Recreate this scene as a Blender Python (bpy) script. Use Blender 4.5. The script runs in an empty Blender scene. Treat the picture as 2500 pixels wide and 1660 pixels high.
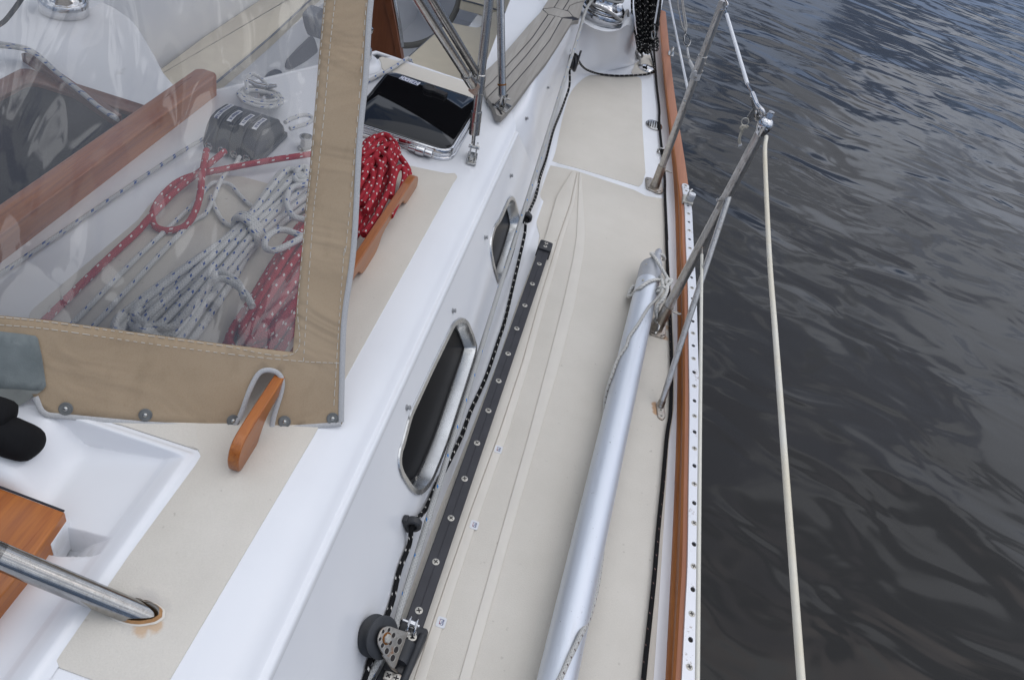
import bpy, bmesh, math, random
from mathutils import Vector, Matrix
random.seed(7)
SC = bpy.context.scene
COL = SC.collection
R = math.radians

# ------------------------------------------------------------------ camera
# Boat axes: x to port, y aft, z up; side deck at z = 0, camera 1.3 m above it.
def V(*a): return Vector(a)
FPX, CX, CY, CAMZ = 1907.0, 1250.0, 830.0, 1.30
AF = V(485, -1530, FPX).normalized()
DN = V(-684, 2157, FPX); DN = (DN - AF * DN.dot(AF)).normalized()
XR = DN.cross(AF)
EYE = V(0, 0, CAMZ)
cam = bpy.data.cameras.new('camera'); co = bpy.data.objects.new('camera', cam); COL.objects.link(co)
cam.sensor_width = 23.6; cam.lens = 18.0; cam.clip_start = 0.02; cam.clip_end = 3000
rt = V(XR[0], AF[0], -DN[0]); up = -V(XR[1], AF[1], -DN[1]); bk = -V(XR[2], AF[2], -DN[2])
M = Matrix((rt, up, bk)).transposed().to_4x4(); M.translation = EYE
co.matrix_world = M
SC.camera = co

# ------------------------------------------------------------------ light
SUN_EL, SUN_AZ = R(58), R(65)      # azimuth measured from +y towards +x
sun = bpy.data.lights.new('sun', 'SUN'); so = bpy.data.objects.new('sun', sun); COL.objects.link(so)
sun.energy = 0.8; sun.angle = R(110); sun.color = (1.0, 0.97, 0.93)
sd = V(math.sin(SUN_AZ) * math.cos(SUN_EL), math.cos(SUN_AZ) * math.cos(SUN_EL), math.sin(SUN_EL))
so.rotation_euler = sd.to_track_quat('Z', 'Y').to_euler()
W = bpy.data.worlds.new('World'); SC.world = W; W.use_nodes = True
wn = W.node_tree.nodes; wl = W.node_tree.links
for n in list(wn): wn.remove(n)
def wnode(t, **k):
    n = wn.new(t)
    for a, b in k.items(): setattr(n, a, b)
    return n
w_out = wnode('ShaderNodeOutputWorld'); w_bg = wnode('ShaderNodeBackground')
sky = wnode('ShaderNodeTexSky'); sky.sky_type = 'NISHITA'; sky.sun_disc = False
sky.sun_elevation = SUN_EL; sky.sun_rotation = SUN_AZ; sky.dust_density = 2.0
w_tc = wnode('ShaderNodeTexCoord'); w_mp = wnode('ShaderNodeMapping'); w_mp.inputs['Scale'].default_value = (1, 1, 2.2)
w_nz = wnode('ShaderNodeTexNoise'); w_nz.inputs['Scale'].default_value = 4.6; w_nz.inputs['Detail'].default_value = 5
w_nz.inputs['Distortion'].default_value = 0.6
w_rp = wnode('ShaderNodeValToRGB'); w_rp.color_ramp.elements[0].position = 0.445; w_rp.color_ramp.elements[1].position = 0.475
w_mx = wnode('ShaderNodeMix', data_type='RGBA')
w_n2 = wnode('ShaderNodeTexNoise'); w_n2.inputs['Scale'].default_value = 3.4; w_n2.inputs['Detail'].default_value = 2; w_n2.inputs['Distortion'].default_value = .5
w_r2 = wnode('ShaderNodeValToRGB')
w_r2.color_ramp.elements[0].position = 0.478; w_r2.color_ramp.elements[0].color = (3.1, 3.6, 4.5, 1)
w_r2.color_ramp.elements[1].position = 0.495; w_r2.color_ramp.elements[1].color = (10.4, 10.9, 11.8, 1)
wl.new(w_tc.outputs['Generated'], w_mp.inputs[0]); wl.new(w_mp.outputs[0], w_nz.inputs['Vector']); wl.new(w_mp.outputs[0], w_n2.inputs['Vector'])
wl.new(w_nz.outputs['Fac'], w_rp.inputs[0]); wl.new(w_n2.outputs['Fac'], w_r2.inputs[0])
wl.new(w_rp.outputs[0], w_mx.inputs[0]); wl.new(sky.outputs[0], w_mx.inputs[6]); wl.new(w_r2.outputs[0], w_mx.inputs[7])
# overcast dome: about three times brighter overhead than at the horizon
w_sz = wnode('ShaderNodeSeparateXYZ'); wl.new(w_tc.outputs['Generated'], w_sz.inputs[0])
w_gc = wnode('ShaderNodeValToRGB'); w_gc.color_ramp.elements[0].color = (.19, .24, .335, 1); w_gc.color_ramp.elements[1].color = (1, .985, .96, 1); w_gc.color_ramp.elements[0].position = .08
wl.new(w_sz.outputs[2], w_gc.inputs[0])
w_ml = wnode('ShaderNodeVectorMath', operation='MULTIPLY'); wl.new(w_mx.outputs[2], w_ml.inputs[0])
w_m2 = wnode('ShaderNodeVectorMath', operation='SCALE'); wl.new(w_gc.outputs[0], w_m2.inputs[0]); w_m2.inputs['Scale'].default_value = 1.42; wl.new(w_m2.outputs[0], w_ml.inputs[1])
wl.new(w_ml.outputs[0], w_bg.inputs['Color']); w_bg.inputs['Strength'].default_value = 0.1
wl.new(w_bg.outputs[0], w_out.inputs['Surface'])
SC.view_settings.view_transform = 'Standard'; SC.view_settings.look = 'None'
SC.view_settings.exposure = 0.13; SC.view_settings.gamma = 1.0; SC.view_settings.use_curve_mapping = False
SC.render.engine = 'CYCLES'; SC.cycles.max_bounces = 10; SC.cycles.transparent_max_bounces = 16
SC.cycles.use_denoising = True
SC.cycles.caustics_reflective = False; SC.cycles.caustics_refractive = False

# ------------------------------------------------------------------ measured points: picture point -> point on a real plane of the boat
def ray(p):
    c = V(p[0] - CX, p[1] - CY, FPX); return V(c.dot(XR), c.dot(AF), -c.dot(DN))
def pl(p, p0, n):
    r = ray(p); return EYE + r * ((p0 - EYE).dot(n) / r.dot(n))
def K(ox, oy, k): return lambda x, y: (ox + x / k, oy + y / k)
D = lambda x, y: (x * 1.0589, y * 1.0589)
def zp(p, z=0.0): return pl(p, V(0, 0, z), V(0, 0, 1))
TN = V(.02, 0, 1).normalized()
def tz(x): return .312 + .02 * (-.265 - x)                   # height of the cabin top
def tp(p, dz=0.0): return pl(p, V(-.265, 0, .312 + dz), TN)
SA, SB = V(-.055, 0, .03), V(-.166, 0, .28)                  # cabin side: foot and knuckle
SN = V(SB.z - SA.z, 0, SA.x - SB.x).normalized()             # outward (to port, up)
def sp(p, off=0.0): return pl(p, SA + SN * off, SN)
def yp(p, y): return pl(p, V(0, y, 0), V(0, 1, 0))
def xp(p, x): return pl(p, V(x, 0, 0), V(1, 0, 0))
Z1, Z2, Z3 = K(0, 0, 2.6133), K(800, 0, 2.6133), K(1600, 0, 2.6133)
Z4, Z5, Z6, Z7, Z8 = K(0, 500, 2.6133), K(800, 500, 2.6133), K(0, 1060, 2.6133), K(800, 1060, 2.6133), K(1400, 500, 2.6133)
A1, A2, A3, A4, A5 = K(1200, 0, 5.2267), K(800, 0, 5.2267), K(850, 1400, 6.031), K(850, 150, 5.2275), K(1450, 580, 6.031)
B1, B2, B3, B4, B5, B6 = K(0, 0, 5.2267), K(400, 0, 5.2267), K(480, 200, 5.2267), K(0, 200, 5.2267), K(0, 960, 4.9), K(550, 400, 5.2267)
C2, C4, C5, C6, C7, C8 = K(960, 170, 14.76), K(1700, 200, 8.71), K(1500, 0, 8.711), K(1560, 370, 5.805), K(0, 800, 4.9), K(1560, 960, 14.76)

# ------------------------------------------------------------------ materials
class NT:
    def __init__(s, name):
        s.m = bpy.data.materials.new(name); s.m.use_nodes = True; s.t = s.m.node_tree; s.n = s.t.nodes; s.l = s.t.links
        s.b = s.n['Principled BSDF']; s.out = s.n['Material Output']
        s.tc = s.n.new('ShaderNodeTexCoord')
    def node(s, t, **k):
        n = s.n.new(t)
        for a, b in k.items(): setattr(n, a, b)
        return n
    def link(s, a, b): s.l.new(a, b)
    def set(s, **k):
        for a, b in k.items():
            i = s.b.inputs[a.replace('_', ' ')]
            i.default_value = (*b, 1) if isinstance(b, tuple) and len(b) == 3 else b
    def noise(s, scale, detail=4, vec=None, rough=.55, dist=0, stretch=None):
        n = s.node('ShaderNodeTexNoise'); n.inputs['Scale'].default_value = scale; n.inputs['Detail'].default_value = detail
        n.inputs['Roughness'].default_value = rough; n.inputs['Distortion'].default_value = dist
        v = vec or s.tc.outputs['Object']
        if stretch:
            mp = s.node('ShaderNodeMapping'); mp.inputs['Scale'].default_value = stretch; s.link(v, mp.inputs[0]); v = mp.outputs[0]
        s.link(v, n.inputs['Vector']); return n.outputs['Fac']
    def ramp(s, f, *st):
        r = s.node('ShaderNodeValToRGB'); e = r.color_ramp.elements
        while len(e) < len(st): e.new(.5)
        for i, (p, c) in enumerate(st):
            e[i].position = p; e[i].color = (c, c, c, 1) if not isinstance(c, tuple) else (*c, 1)
        s.link(f, r.inputs[0]); return r.outputs[0]
    def math(s, op, a, b=None, c=None):
        n = s.node('ShaderNodeMath', operation=op)
        for i, x in enumerate((a, b, c)):
            if x is None: continue
            if isinstance(x, (int, float)): n.inputs[i].default_value = x
            else: s.link(x, n.inputs[i])
        return n.outputs[0]
    def mix(s, f, a, b):
        n = s.node('ShaderNodeMix', data_type='RGBA')
        for i, x in ((0, f), (6, a), (7, b)):
            if isinstance(x, (int, float)): n.inputs[i].default_value = x
            elif isinstance(x, tuple): n.inputs[i].default_value = (*x, 1)
            else: s.link(x, n.inputs[i])
        return n.outputs[2]
    def bump(s, h, strength=.3, dist=.002, prev=None):
        n = s.node('ShaderNodeBump'); n.inputs['Strength'].default_value = strength; n.inputs['Distance'].default_value = dist
        s.link(h, n.inputs['Height'])
        if prev is not None: s.link(prev, n.inputs['Normal'])
        s.link(n.outputs[0], s.b.inputs['Normal']); return n.outputs[0]
    def color(s, c): s.link(c, s.b.inputs['Base Color'])
    def rough(s, c): s.link(c, s.b.inputs['Roughness'])
    def near(s, pts, rad, wob=.4):
        """1 close to any of the points, wobbling edge: used for stains round fittings"""
        acc = None
        nz = s.noise(60, 4)
        for p in pts:
            d = s.node('ShaderNodeVectorMath', operation='DISTANCE'); s.link(s.geo(), d.inputs[0]); d.inputs[1].default_value = p
            q = s.math('ADD', d.outputs['Value'], s.math('MULTIPLY', s.math('SUBTRACT', nz, .5), rad * wob * 2))
            f = s.node('ShaderNodeMapRange'); f.inputs[1].default_value = rad * 1.25; f.inputs[2].default_value = rad * .75
            s.link(q, f.inputs[0]); acc = f.outputs[0] if acc is None else s.math('MAXIMUM', acc, f.outputs[0])
        return acc
    def geo(s):
        if not hasattr(s, '_g'): s._g = s.node('ShaderNodeNewGeometry')
        return s._g.outputs['Position']

MAT = {}
def plain(name, col, rough=.4, metal=0., bump=None, vary=.0, vscale=12, coat=0, spec=.5):
    t = NT(name); t.set(Base_Color=col, Roughness=rough, Metallic=metal, Coat_Weight=coat); t.b.inputs['Specular IOR Level'].default_value = spec
    if vary:
        f = t.noise(vscale, 5); a = tuple(c * (1 - vary) for c in col); b = tuple(min(1, c * (1 + vary)) for c in col)
        t.color(t.mix(t.ramp(f, (.3, 0.), (.7, 1.)), a, b))
    if bump: t.bump(t.noise(bump[0], 3), bump[1], bump[2])
    MAT[name] = t.m; return t.m

RUST_PTS = [zp(C8(560, 420)), zp(C8(570, 560)), zp(C8(620, 700))]
RUST_PTS2 = [zp(A5(1060, 1330)), zp(A5(1040, 1480)), zp(A5(1060, 1210))]
TUBE_FOOT = tp(Z6(870, 1140))
# gel coat
t = NT('gelcoat'); t.set(Roughness=.27, Coat_Weight=.2, Coat_Roughness=.1)
f = t.noise(4, 4); g = t.noise(190, 2)
c = t.mix(t.ramp(f, (.35, 0.), (.7, 1.)), (.755, .765, .79), (.79, .80, .82))
c = t.mix(t.ramp(g, (.78, 0.), (.82, .45)), c, (.42, .40, .37))
sc_ = t.math('MULTIPLY', t.ramp(t.noise(26, 4, stretch=(1, .35, 1), rough=.7), (.66, 0.), (.74, .5)), t.ramp(t.noise(2.3, 3), (.5, 0.), (.65, 1.)))
c = t.mix(sc_, c, (.56, .55, .53))
c = t.mix(t.math('MULTIPLY', t.near([(-.487, .517, .285), (-.478, .520, .29), (-.466, .516, .295)], .017, .7), .3), c, (.36, .345, .31))
t.color(c); MAT['gelcoat'] = t.m
# non-skid
t = NT('nonskid'); t.set(Roughness=.62)
f = t.noise(3.5, 7, rough=.65); g = t.noise(420, 2); h = t.noise(70, 3)
c = t.mix(t.ramp(f, (.3, 0.), (.7, 1.)), (.600, .562, .492), (.675, .635, .565))
c = t.mix(t.ramp(g, (.3, 0.), (.75, .22)), c, (.47, .43, .37))
c = t.mix(t.ramp(h, (.69, 0.), (.76, .5)), c, (.36, .32, .27))
c = t.mix(t.math('MULTIPLY', t.near(RUST_PTS, .009, .5), .75), c, (.42, .20, .06))
c = t.mix(t.math('MULTIPLY', t.near(RUST_PTS2, .011, .5), .6), c, (.45, .22, .07))
c = t.mix(t.math('MULTIPLY', t.near([TUBE_FOOT + V(.006, .004, 0)], .027, .35), .8), c, (.46, .44, .41))
c = t.mix(t.math('MULTIPLY', t.near([TUBE_FOOT + V(.03, -.008, 0), TUBE_FOOT + V(.016, -.016, 0)], .011, .9), .55), c, (.52, .28, .09))
t.color(c); t.bump(g, .35, .0012); MAT['nonskid'] = t.m
plain('smooth_beige', (.665, .625, .555), .45, vary=.03)
# teak
def wood(name, ca, cb, cc, rough, axis=(1, 1, 1), coat=0., gs=1.0, bs=.15):
    t = NT(name); t.set(Coat_Weight=coat, Coat_Roughness=.12)
    w = t.noise(70 * gs, 6, stretch=axis, dist=.6, rough=.65); v = t.noise(9 * gs, 5, stretch=axis)
    c = t.mix(t.ramp(w, (.3, 0.), (.68, 1.)), ca, cb); c = t.mix(t.ramp(v, (.45, 0.), (.75, .75)), c, cc)
    t.color(c); t.rough(t.ramp(w, (.3, rough - .08), (.7, rough + .12))); t.bump(w, bs, .0008); MAT[name] = t.m
LONG = (1, .05, 1)
wood('teak_varnish', (.27, .066, .006), (.47, .150, .018), (.19, .045, .005), .33, LONG, .3, 1.8)
wood('teak_rail', (.27, .080, .013), (.46, .162, .034), (.23, .075, .017), .46, LONG, gs=1.9)
wood('teak_worn', (.34, .135, .070), (.45, .20, .115), (.28, .105, .05), .6, LONG, gs=1.9)
wood('teak_grey', (.27, .25, .225), (.36, .34, .31), (.19, .175, .155), .75, LONG, gs=1.6, bs=.5)
wood('teak_dark', (.13, .038, .012), (.19, .058, .018), (.08, .026, .010), .38, (1, 1, .08), .3)
plain('caulk', (.014, .015, .024), .5)
# metals
def steel(name, col, r0, r1, rust=0., scale=40, pit=0.):
    t = NT(name); t.set(Metallic=1.0)
    f = t.noise(scale, 6, rough=.7); h = t.noise(scale * 4, 4, stretch=(1, 1, .25))
    c = t.mix(t.ramp(f, (.35, 0.), (.75, 1.)), col, tuple(x * .72 for x in col))
    if pit: c = t.mix(t.ramp(h, (.55, 0.), (.72, pit)), c, (.16, .13, .10))
    if rust:
        k = t.noise(scale * .6, 5, rough=.7); k = t.ramp(k, (.56, 0.), (.70, rust))
        c = t.mix(k, c, (.24, .10, .032)); t.link(t.math('SUBTRACT', 1.0, k), t.b.inputs['Metallic'])
    t.color(c); t.rough(t.ramp(f, (.3, r0), (.75, r1)))
    if pit: t.bump(h, .12, .0004)
    MAT[name] = t.m
steel('chrome', (.66, .66, .67), .05, .14)
steel('stainless', (.52, .51, .49), .14, .34, scale=60, pit=.3)
steel('weathered_steel', (.62, .60, .57), .28, .5, rust=.2, scale=50, pit=.6)
steel('rusty_steel', (.50, .46, .41), .25, .5, rust=.85, scale=80, pit=.5)
plain('screw_steel', (.50, .48, .43), .42, .55, vary=.15, vscale=200)
steel('rust', (.30, .13, .04), .6, .8, rust=.95)
t = NT('anodised'); t.set(Base_Color=(.70, .73, .77), Metallic=.75, Roughness=.46)
t.rough(t.ramp(t.noise(26, 5, stretch=(1, .2, 1)), (.3, .42), (.7, .50)))
c = t.mix(t.ramp(t.noise(120, 2), (.70, 0.), (.74, .6)), (.70, .735, .79), (.25, .25, .27)); c = t.mix(t.ramp(t.noise(34, 5, stretch=(1, .12, 1), rough=.7), (.55, 0.), (.72, .35)), c, (.52, .54, .57)); t.color(c); MAT['anodised'] = t.m
plain('cast_alloy', (.46, .47, .49), .52, .55, bump=(120, .15, .0006), vary=.1, vscale=40)
t = NT('rail_alloy'); t.set(Metallic=.55, Roughness=.42)
f = t.noise(140, 4, rough=.7); b = t.noise(14, 3)
c = t.mix(t.ramp(t.math('MULTIPLY', f, b), (.335, 0.), (.38, .6)), (.72, .73, .76), (.26, .2, .16)); t.color(c); MAT['rail_alloy'] = t.m
steel('port_steel', (.72, .72, .71), .22, .34, scale=9)
plain('rust_pale', (.40, .215, .09), .75, vary=.3, vscale=90)
plain('hole_dark', (.022, .018, .018), .8)
plain('track_black', (.034, .034, .040), .42, .3, vary=.15, vscale=30)
plain('black_plastic', (.018, .019, .022), .38, bump=(300, .1, .0004), vary=.2)
plain('sheave_black', (.022, .024, .028), .5, vary=.35, vscale=30)
plain('rubber', (.015, .015, .016), .65)
plain('acrylic_dark', (.006, .006, .007), .03, spec=.3)
plain('port_glass', (.007, .007, .008), .3, spec=.08)
plain('stud_grey', (.33, .335, .34), .4, .3)
steel('tube_steel', (.40, .395, .385), .07, .22, scale=60, pit=.3)
plain('print_white', (.78, .80, .88), .5)
plain('print_blue', (.035, .05, .15), .5)
plain('print_red', (.35, .10, .14), .5)
plain('sticker_white', (.68, .69, .71), .4)
plain('print_faded', (.19, .21, .32), .5)
plain('lifeline_vinyl', (.72, .69, .60), .35, vary=.04, vscale=30)
t = NT('lifeline_aged'); t.set(Roughness=.4)
t.color(t.mix(t.ramp(t.noise(7, 3), (.35, 0.), (.7, 1.)), (.70, .62, .46), (.72, .69, .60))); MAT['lifeline_aged'] = t.m
plain('white_vinyl', (.78, .79, .81), .35)
plain('cushion', (.53, .475, .37), .55, bump=(250, .15, .0008), vary=.04)
plain('dark_slate', (.10, .11, .13), .6)
plain('cover_black', (.010, .010, .011), .9, bump=(700, .5, .0008), spec=.2)
plain('dark_inside', (.045, .026, .018), .8)
plain('leather_grey', (.14, .135, .12), .7, bump=(200, .3, .001))
# canvas and cloth
t = NT('canvas'); t.set(Roughness=.9); t.b.inputs['Specular IOR Level'].default_value = .15
w1 = t.noise(900, 1, stretch=(1, .25, .25)); w2 = t.noise(900, 1, stretch=(.25, 1, 1)); f = t.noise(4.5, 6); st = t.noise(16, 5, stretch=(1.6, .6, .6))
c = t.mix(t.ramp(f, (.3, 0.), (.72, 1.)), (.345, .255, .165), (.43, .33, .225))
c = t.mix(t.ramp(st, (.56, 0.), (.74, .5)), c, (.27, .20, .125))
c = t.mix(t.ramp(t.math('ADD', w1, w2), (.85, 0.), (1.25, .16)), c, (.47, .39, .29))
t.color(c); bm1 = t.bump(t.math('ADD', w1, w2), .12, .0006); t.bump(t.noise(5, 3, dist=1.0, stretch=(.8, 1, 1.8)), .6, .022, bm1); MAT['canvas'] = t.m
plain('binding', (.46, .46, .46), .9, bump=(900, .6, .001), vary=.12, vscale=600)
plain('stitch', (.60, .58, .52), .8)
t = NT('suede'); t.set(Roughness=.95, Sheen_Weight=.3)
f = t.noise(18, 6); c = t.mix(t.ramp(f, (.3, 0.), (.7, 1.)), (.125, .145, .145), (.20, .225, .22)); c = t.mix(t.ramp(t.noise(45, 5, stretch=(.6, 1, 1)), (.6, 0.), (.75, .5)), c, (.30, .32, .31))
t.color(c); t.bump(t.noise(400, 3), .5, .001); MAT['suede'] = t.m
plain('suede_back', (.34, .35, .32), .95, vary=.12, vscale=30, bump=(250, .4, .001))
plain('snap_rim', (.17, .175, .17), .5, .35, vary=.2, vscale=80)
plain('snap_button', (.42, .42, .40), .25, 1.)
# clear vinyl: thin clear film, faint milky haze, mirror at its surface
t = NT('clear_vinyl')
tr = t.node('ShaderNodeBsdfTransparent'); tr.inputs[0].default_value = (.86, .85, .835, 1)
gl = t.node('ShaderNodeBsdfGlossy'); gl.inputs['Roughness'].default_value = .012; gl.inputs[0].default_value = (1, 1, 1, 1)
df = t.node('ShaderNodeBsdfDiffuse'); df.inputs[0].default_value = (.62, .60, .58, 1)
fr = t.node('ShaderNodeFresnel'); fr.inputs['IOR'].default_value = 1.8
bp = t.node('ShaderNodeBump'); bp.inputs['Strength'].default_value = 1.; bp.inputs['Distance'].default_value = .016
t.link(t.noise(4.2, 1, stretch=(1.6, .6, .6), dist=.6), bp.inputs['Height']); t.link(bp.outputs[0], gl.inputs['Normal'])
m0 = t.node('ShaderNodeMixShader'); t.link(t.ramp(t.noise(9, 5), (.3, .06), (.75, .14)), m0.inputs[0]); t.link(tr.outputs[0], m0.inputs[1]); t.link(df.outputs[0], m0.inputs[2])
m1 = t.node('ShaderNodeMixShader'); t.link(fr.outputs[0], m1.inputs[0]); t.link(m0.outputs[0], m1.inputs[1]); t.link(gl.outputs[0], m1.inputs[2])
t.link(m1.outputs[0], t.out.inputs['Surface']); MAT['clear_vinyl'] = t.m
# rope: braid from the tube's own coordinates (x round the rope, y metres along it)
def rope_mat(name, base, fleck, pitch=.035, fl=.011, tw=1.0, braid=True, dirt=.0, lay=False, width=.2, two=True):
    t = NT(name); t.set(Roughness=.85); t.b.inputs['Specular IOR Level'].default_value = .2
    sx = t.node('ShaderNodeSeparateXYZ'); t.link(t.tc.outputs['UV'], sx.inputs[0]); u, v = sx.outputs[0], sx.outputs[1]
    if lay:
        h = t.math('SINE', t.math('MULTIPLY', t.math('ADD', t.math('MULTIPLY', u, 3.), t.math('MULTIPLY', v, 85.)), 6.2832))
    else:
        a = t.math('SINE', t.math('MULTIPLY', t.math('ADD', t.math('MULTIPLY', u, 6.), t.math('MULTIPLY', v, 150.)), 6.2832))
        b = t.math('SINE', t.math('MULTIPLY', t.math('SUBTRACT', t.math('MULTIPLY', u, 6.), t.math('MULTIPLY', v, 150.)), 6.2832))
        h = t.math('MAXIMUM', a, b)
    nz = t.noise(25, 4)
    c = t.mix(t.ramp(nz, (.3, 0.), (.75, .5)), base, tuple(x * (.82 - dirt) for x in base))
    c = t.mix(t.ramp(h, (0., .32), (.8, 0.)), c, tuple(x * .55 for x in base))
    if fleck:
        def mark(k, off):
            uu = t.math('FRACT', t.math('ADD', t.math('ADD', t.math('MULTIPLY', u, 2.), t.math('MULTIPLY', v, 1.1)), k))
            vv = t.math('FRACT', t.math('ADD', t.math('ADD', t.math('MULTIPLY', v, 1 / pitch), off), t.math('MULTIPLY', uu, -.40)))
            iu = t.math('LESS_THAN', t.math('ABSOLUTE', t.math('SUBTRACT', uu, .5)), width)
            iv = t.math('LESS_THAN', vv, fl / pitch); return t.math('MULTIPLY', iu, iv)
        mk = mark(0., 0.)
        if two: mk = t.math('MAXIMUM', mk, mark(.42, .42 * fl / pitch))
        c = t.mix(mk, c, fleck)
    t.color(c); t.bump(h, .5, .0011 if not lay else .0016); MAT[name] = t.m
rope_mat('rope_red', (.43, .030, .045), (.68, .64, .62), .034, .0062, width=.085)
rope_mat('rope_white', (.68, .68, .66), (.03, .09, .33), .042, .0066, width=.10)
rope_mat('rope_thin', (.55, .55, .54), (.03, .09, .30), .042, .008, width=.17)
rope_mat('rope_sheet', (.47, .47, .455), (.02, .20, .55), .075, .006, two=False, dirt=.05, width=.09)
rope_mat('rope_grey', (.37, .36, .345), (.12, .12, .14), .03, .003, dirt=.1, width=.1)
rope_mat('rope_black', (.010, .010, .011), (.62, .60, .56), .028, .0045, width=.13)
rope_mat('rope_jack', (.011, .011, .012), (.20, .12, .11), .034, .003, width=.1, two=False)
rope_mat('rope_laid', (.68, .67, .63), None, lay=True)
rope_mat('rope_pole', (.56, .55, .52), (.10, .07, .07), .016, .0028, width=.12, two=False)
rope_mat('rope_string', (.60, .56, .47), None)
# water: clear dark water over a rippled mirror
t = NT('water'); t.set(Base_Color=(.0125, .0118, .0112), Roughness=.08, IOR=1.315)
mp = t.node('ShaderNodeMapping'); mp.inputs['Rotation'].default_value = (0, 0, R(12)); t.link(t.tc.outputs['Object'], mp.inputs[0]); wv = mp.outputs[0]
n1 = t.noise(.9, 2, vec=wv, stretch=(.8, 1.15, 1), dist=.8, rough=.4); n2 = t.noise(2.6, 2, vec=wv, stretch=(.75, 1.2, 1), dist=.7, rough=.4)
n3 = t.noise(9, 2, vec=wv, stretch=(.6, 1.3, 1), dist=.4)
gust = t.ramp(t.noise(.16, 3, dist=.6), (.42, .06), (.62, 1.))
h = t.math('ADD', t.math('MULTIPLY', n1, .066), t.math('MULTIPLY', n2, .014))
h = t.math('ADD', h, t.math('MULTIPLY', t.math('MULTIPLY', n3, gust), .0022))
t.bump(h, 1.0, 1.0); MAT['water'] = t.m

# ------------------------------------------------------------------ mesh builder
def frame_of(d):
    d = d.normalized(); a = V(0, 0, 1) if abs(d.z) < .9 else V(0, 1, 0)
    x = a.cross(d).normalized(); return x, d.cross(x), d
def smooth_path(pts, n=8, closed=False):
    P = [Vector(p) for p in pts]
    if len(P) < 3: return P
    out = []; m = len(P)
    rng = range(m if closed else m - 1)
    for i in rng:
        p1, p2 = P[i], P[(i + 1) % m]
        p0 = P[i - 1] if (closed or i > 0) else p1 * 2 - p2
        p3 = P[(i + 2) % m] if (closed or i + 2 < m) else p2 * 2 - p1
        for j in range(n):
            q = j / n
            out.append(.5 * ((2 * p1) + (p2 - p0) * q + (2 * p0 - 5 * p1 + 4 * p2 - p3) * q * q + (3 * p1 - p0 - 3 * p2 + p3) * q ** 3))
    if not closed: out.append(P[-1])
    return out
def roundpoly(pts, r, n=5):
    P = [Vector(p) for p in pts]; out = []; m = len(P)
    rr = r if isinstance(r, (list, tuple)) else [r] * m
    for i in range(m):
        a, b, c = P[i - 1], P[i], P[(i + 1) % m]
        u, w = (a - b), (c - b); k = min(rr[i], u.length * .48, w.length * .48)
        if k < 1e-5: out.append(b); continue
        s, e = b + u.normalized() * k, b + w.normalized() * k
        for j in range(n + 1):
            q = j / n; out.append(s * (1 - q) ** 2 + b * 2 * q * (1 - q) + e * q * q)
    return out
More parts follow.
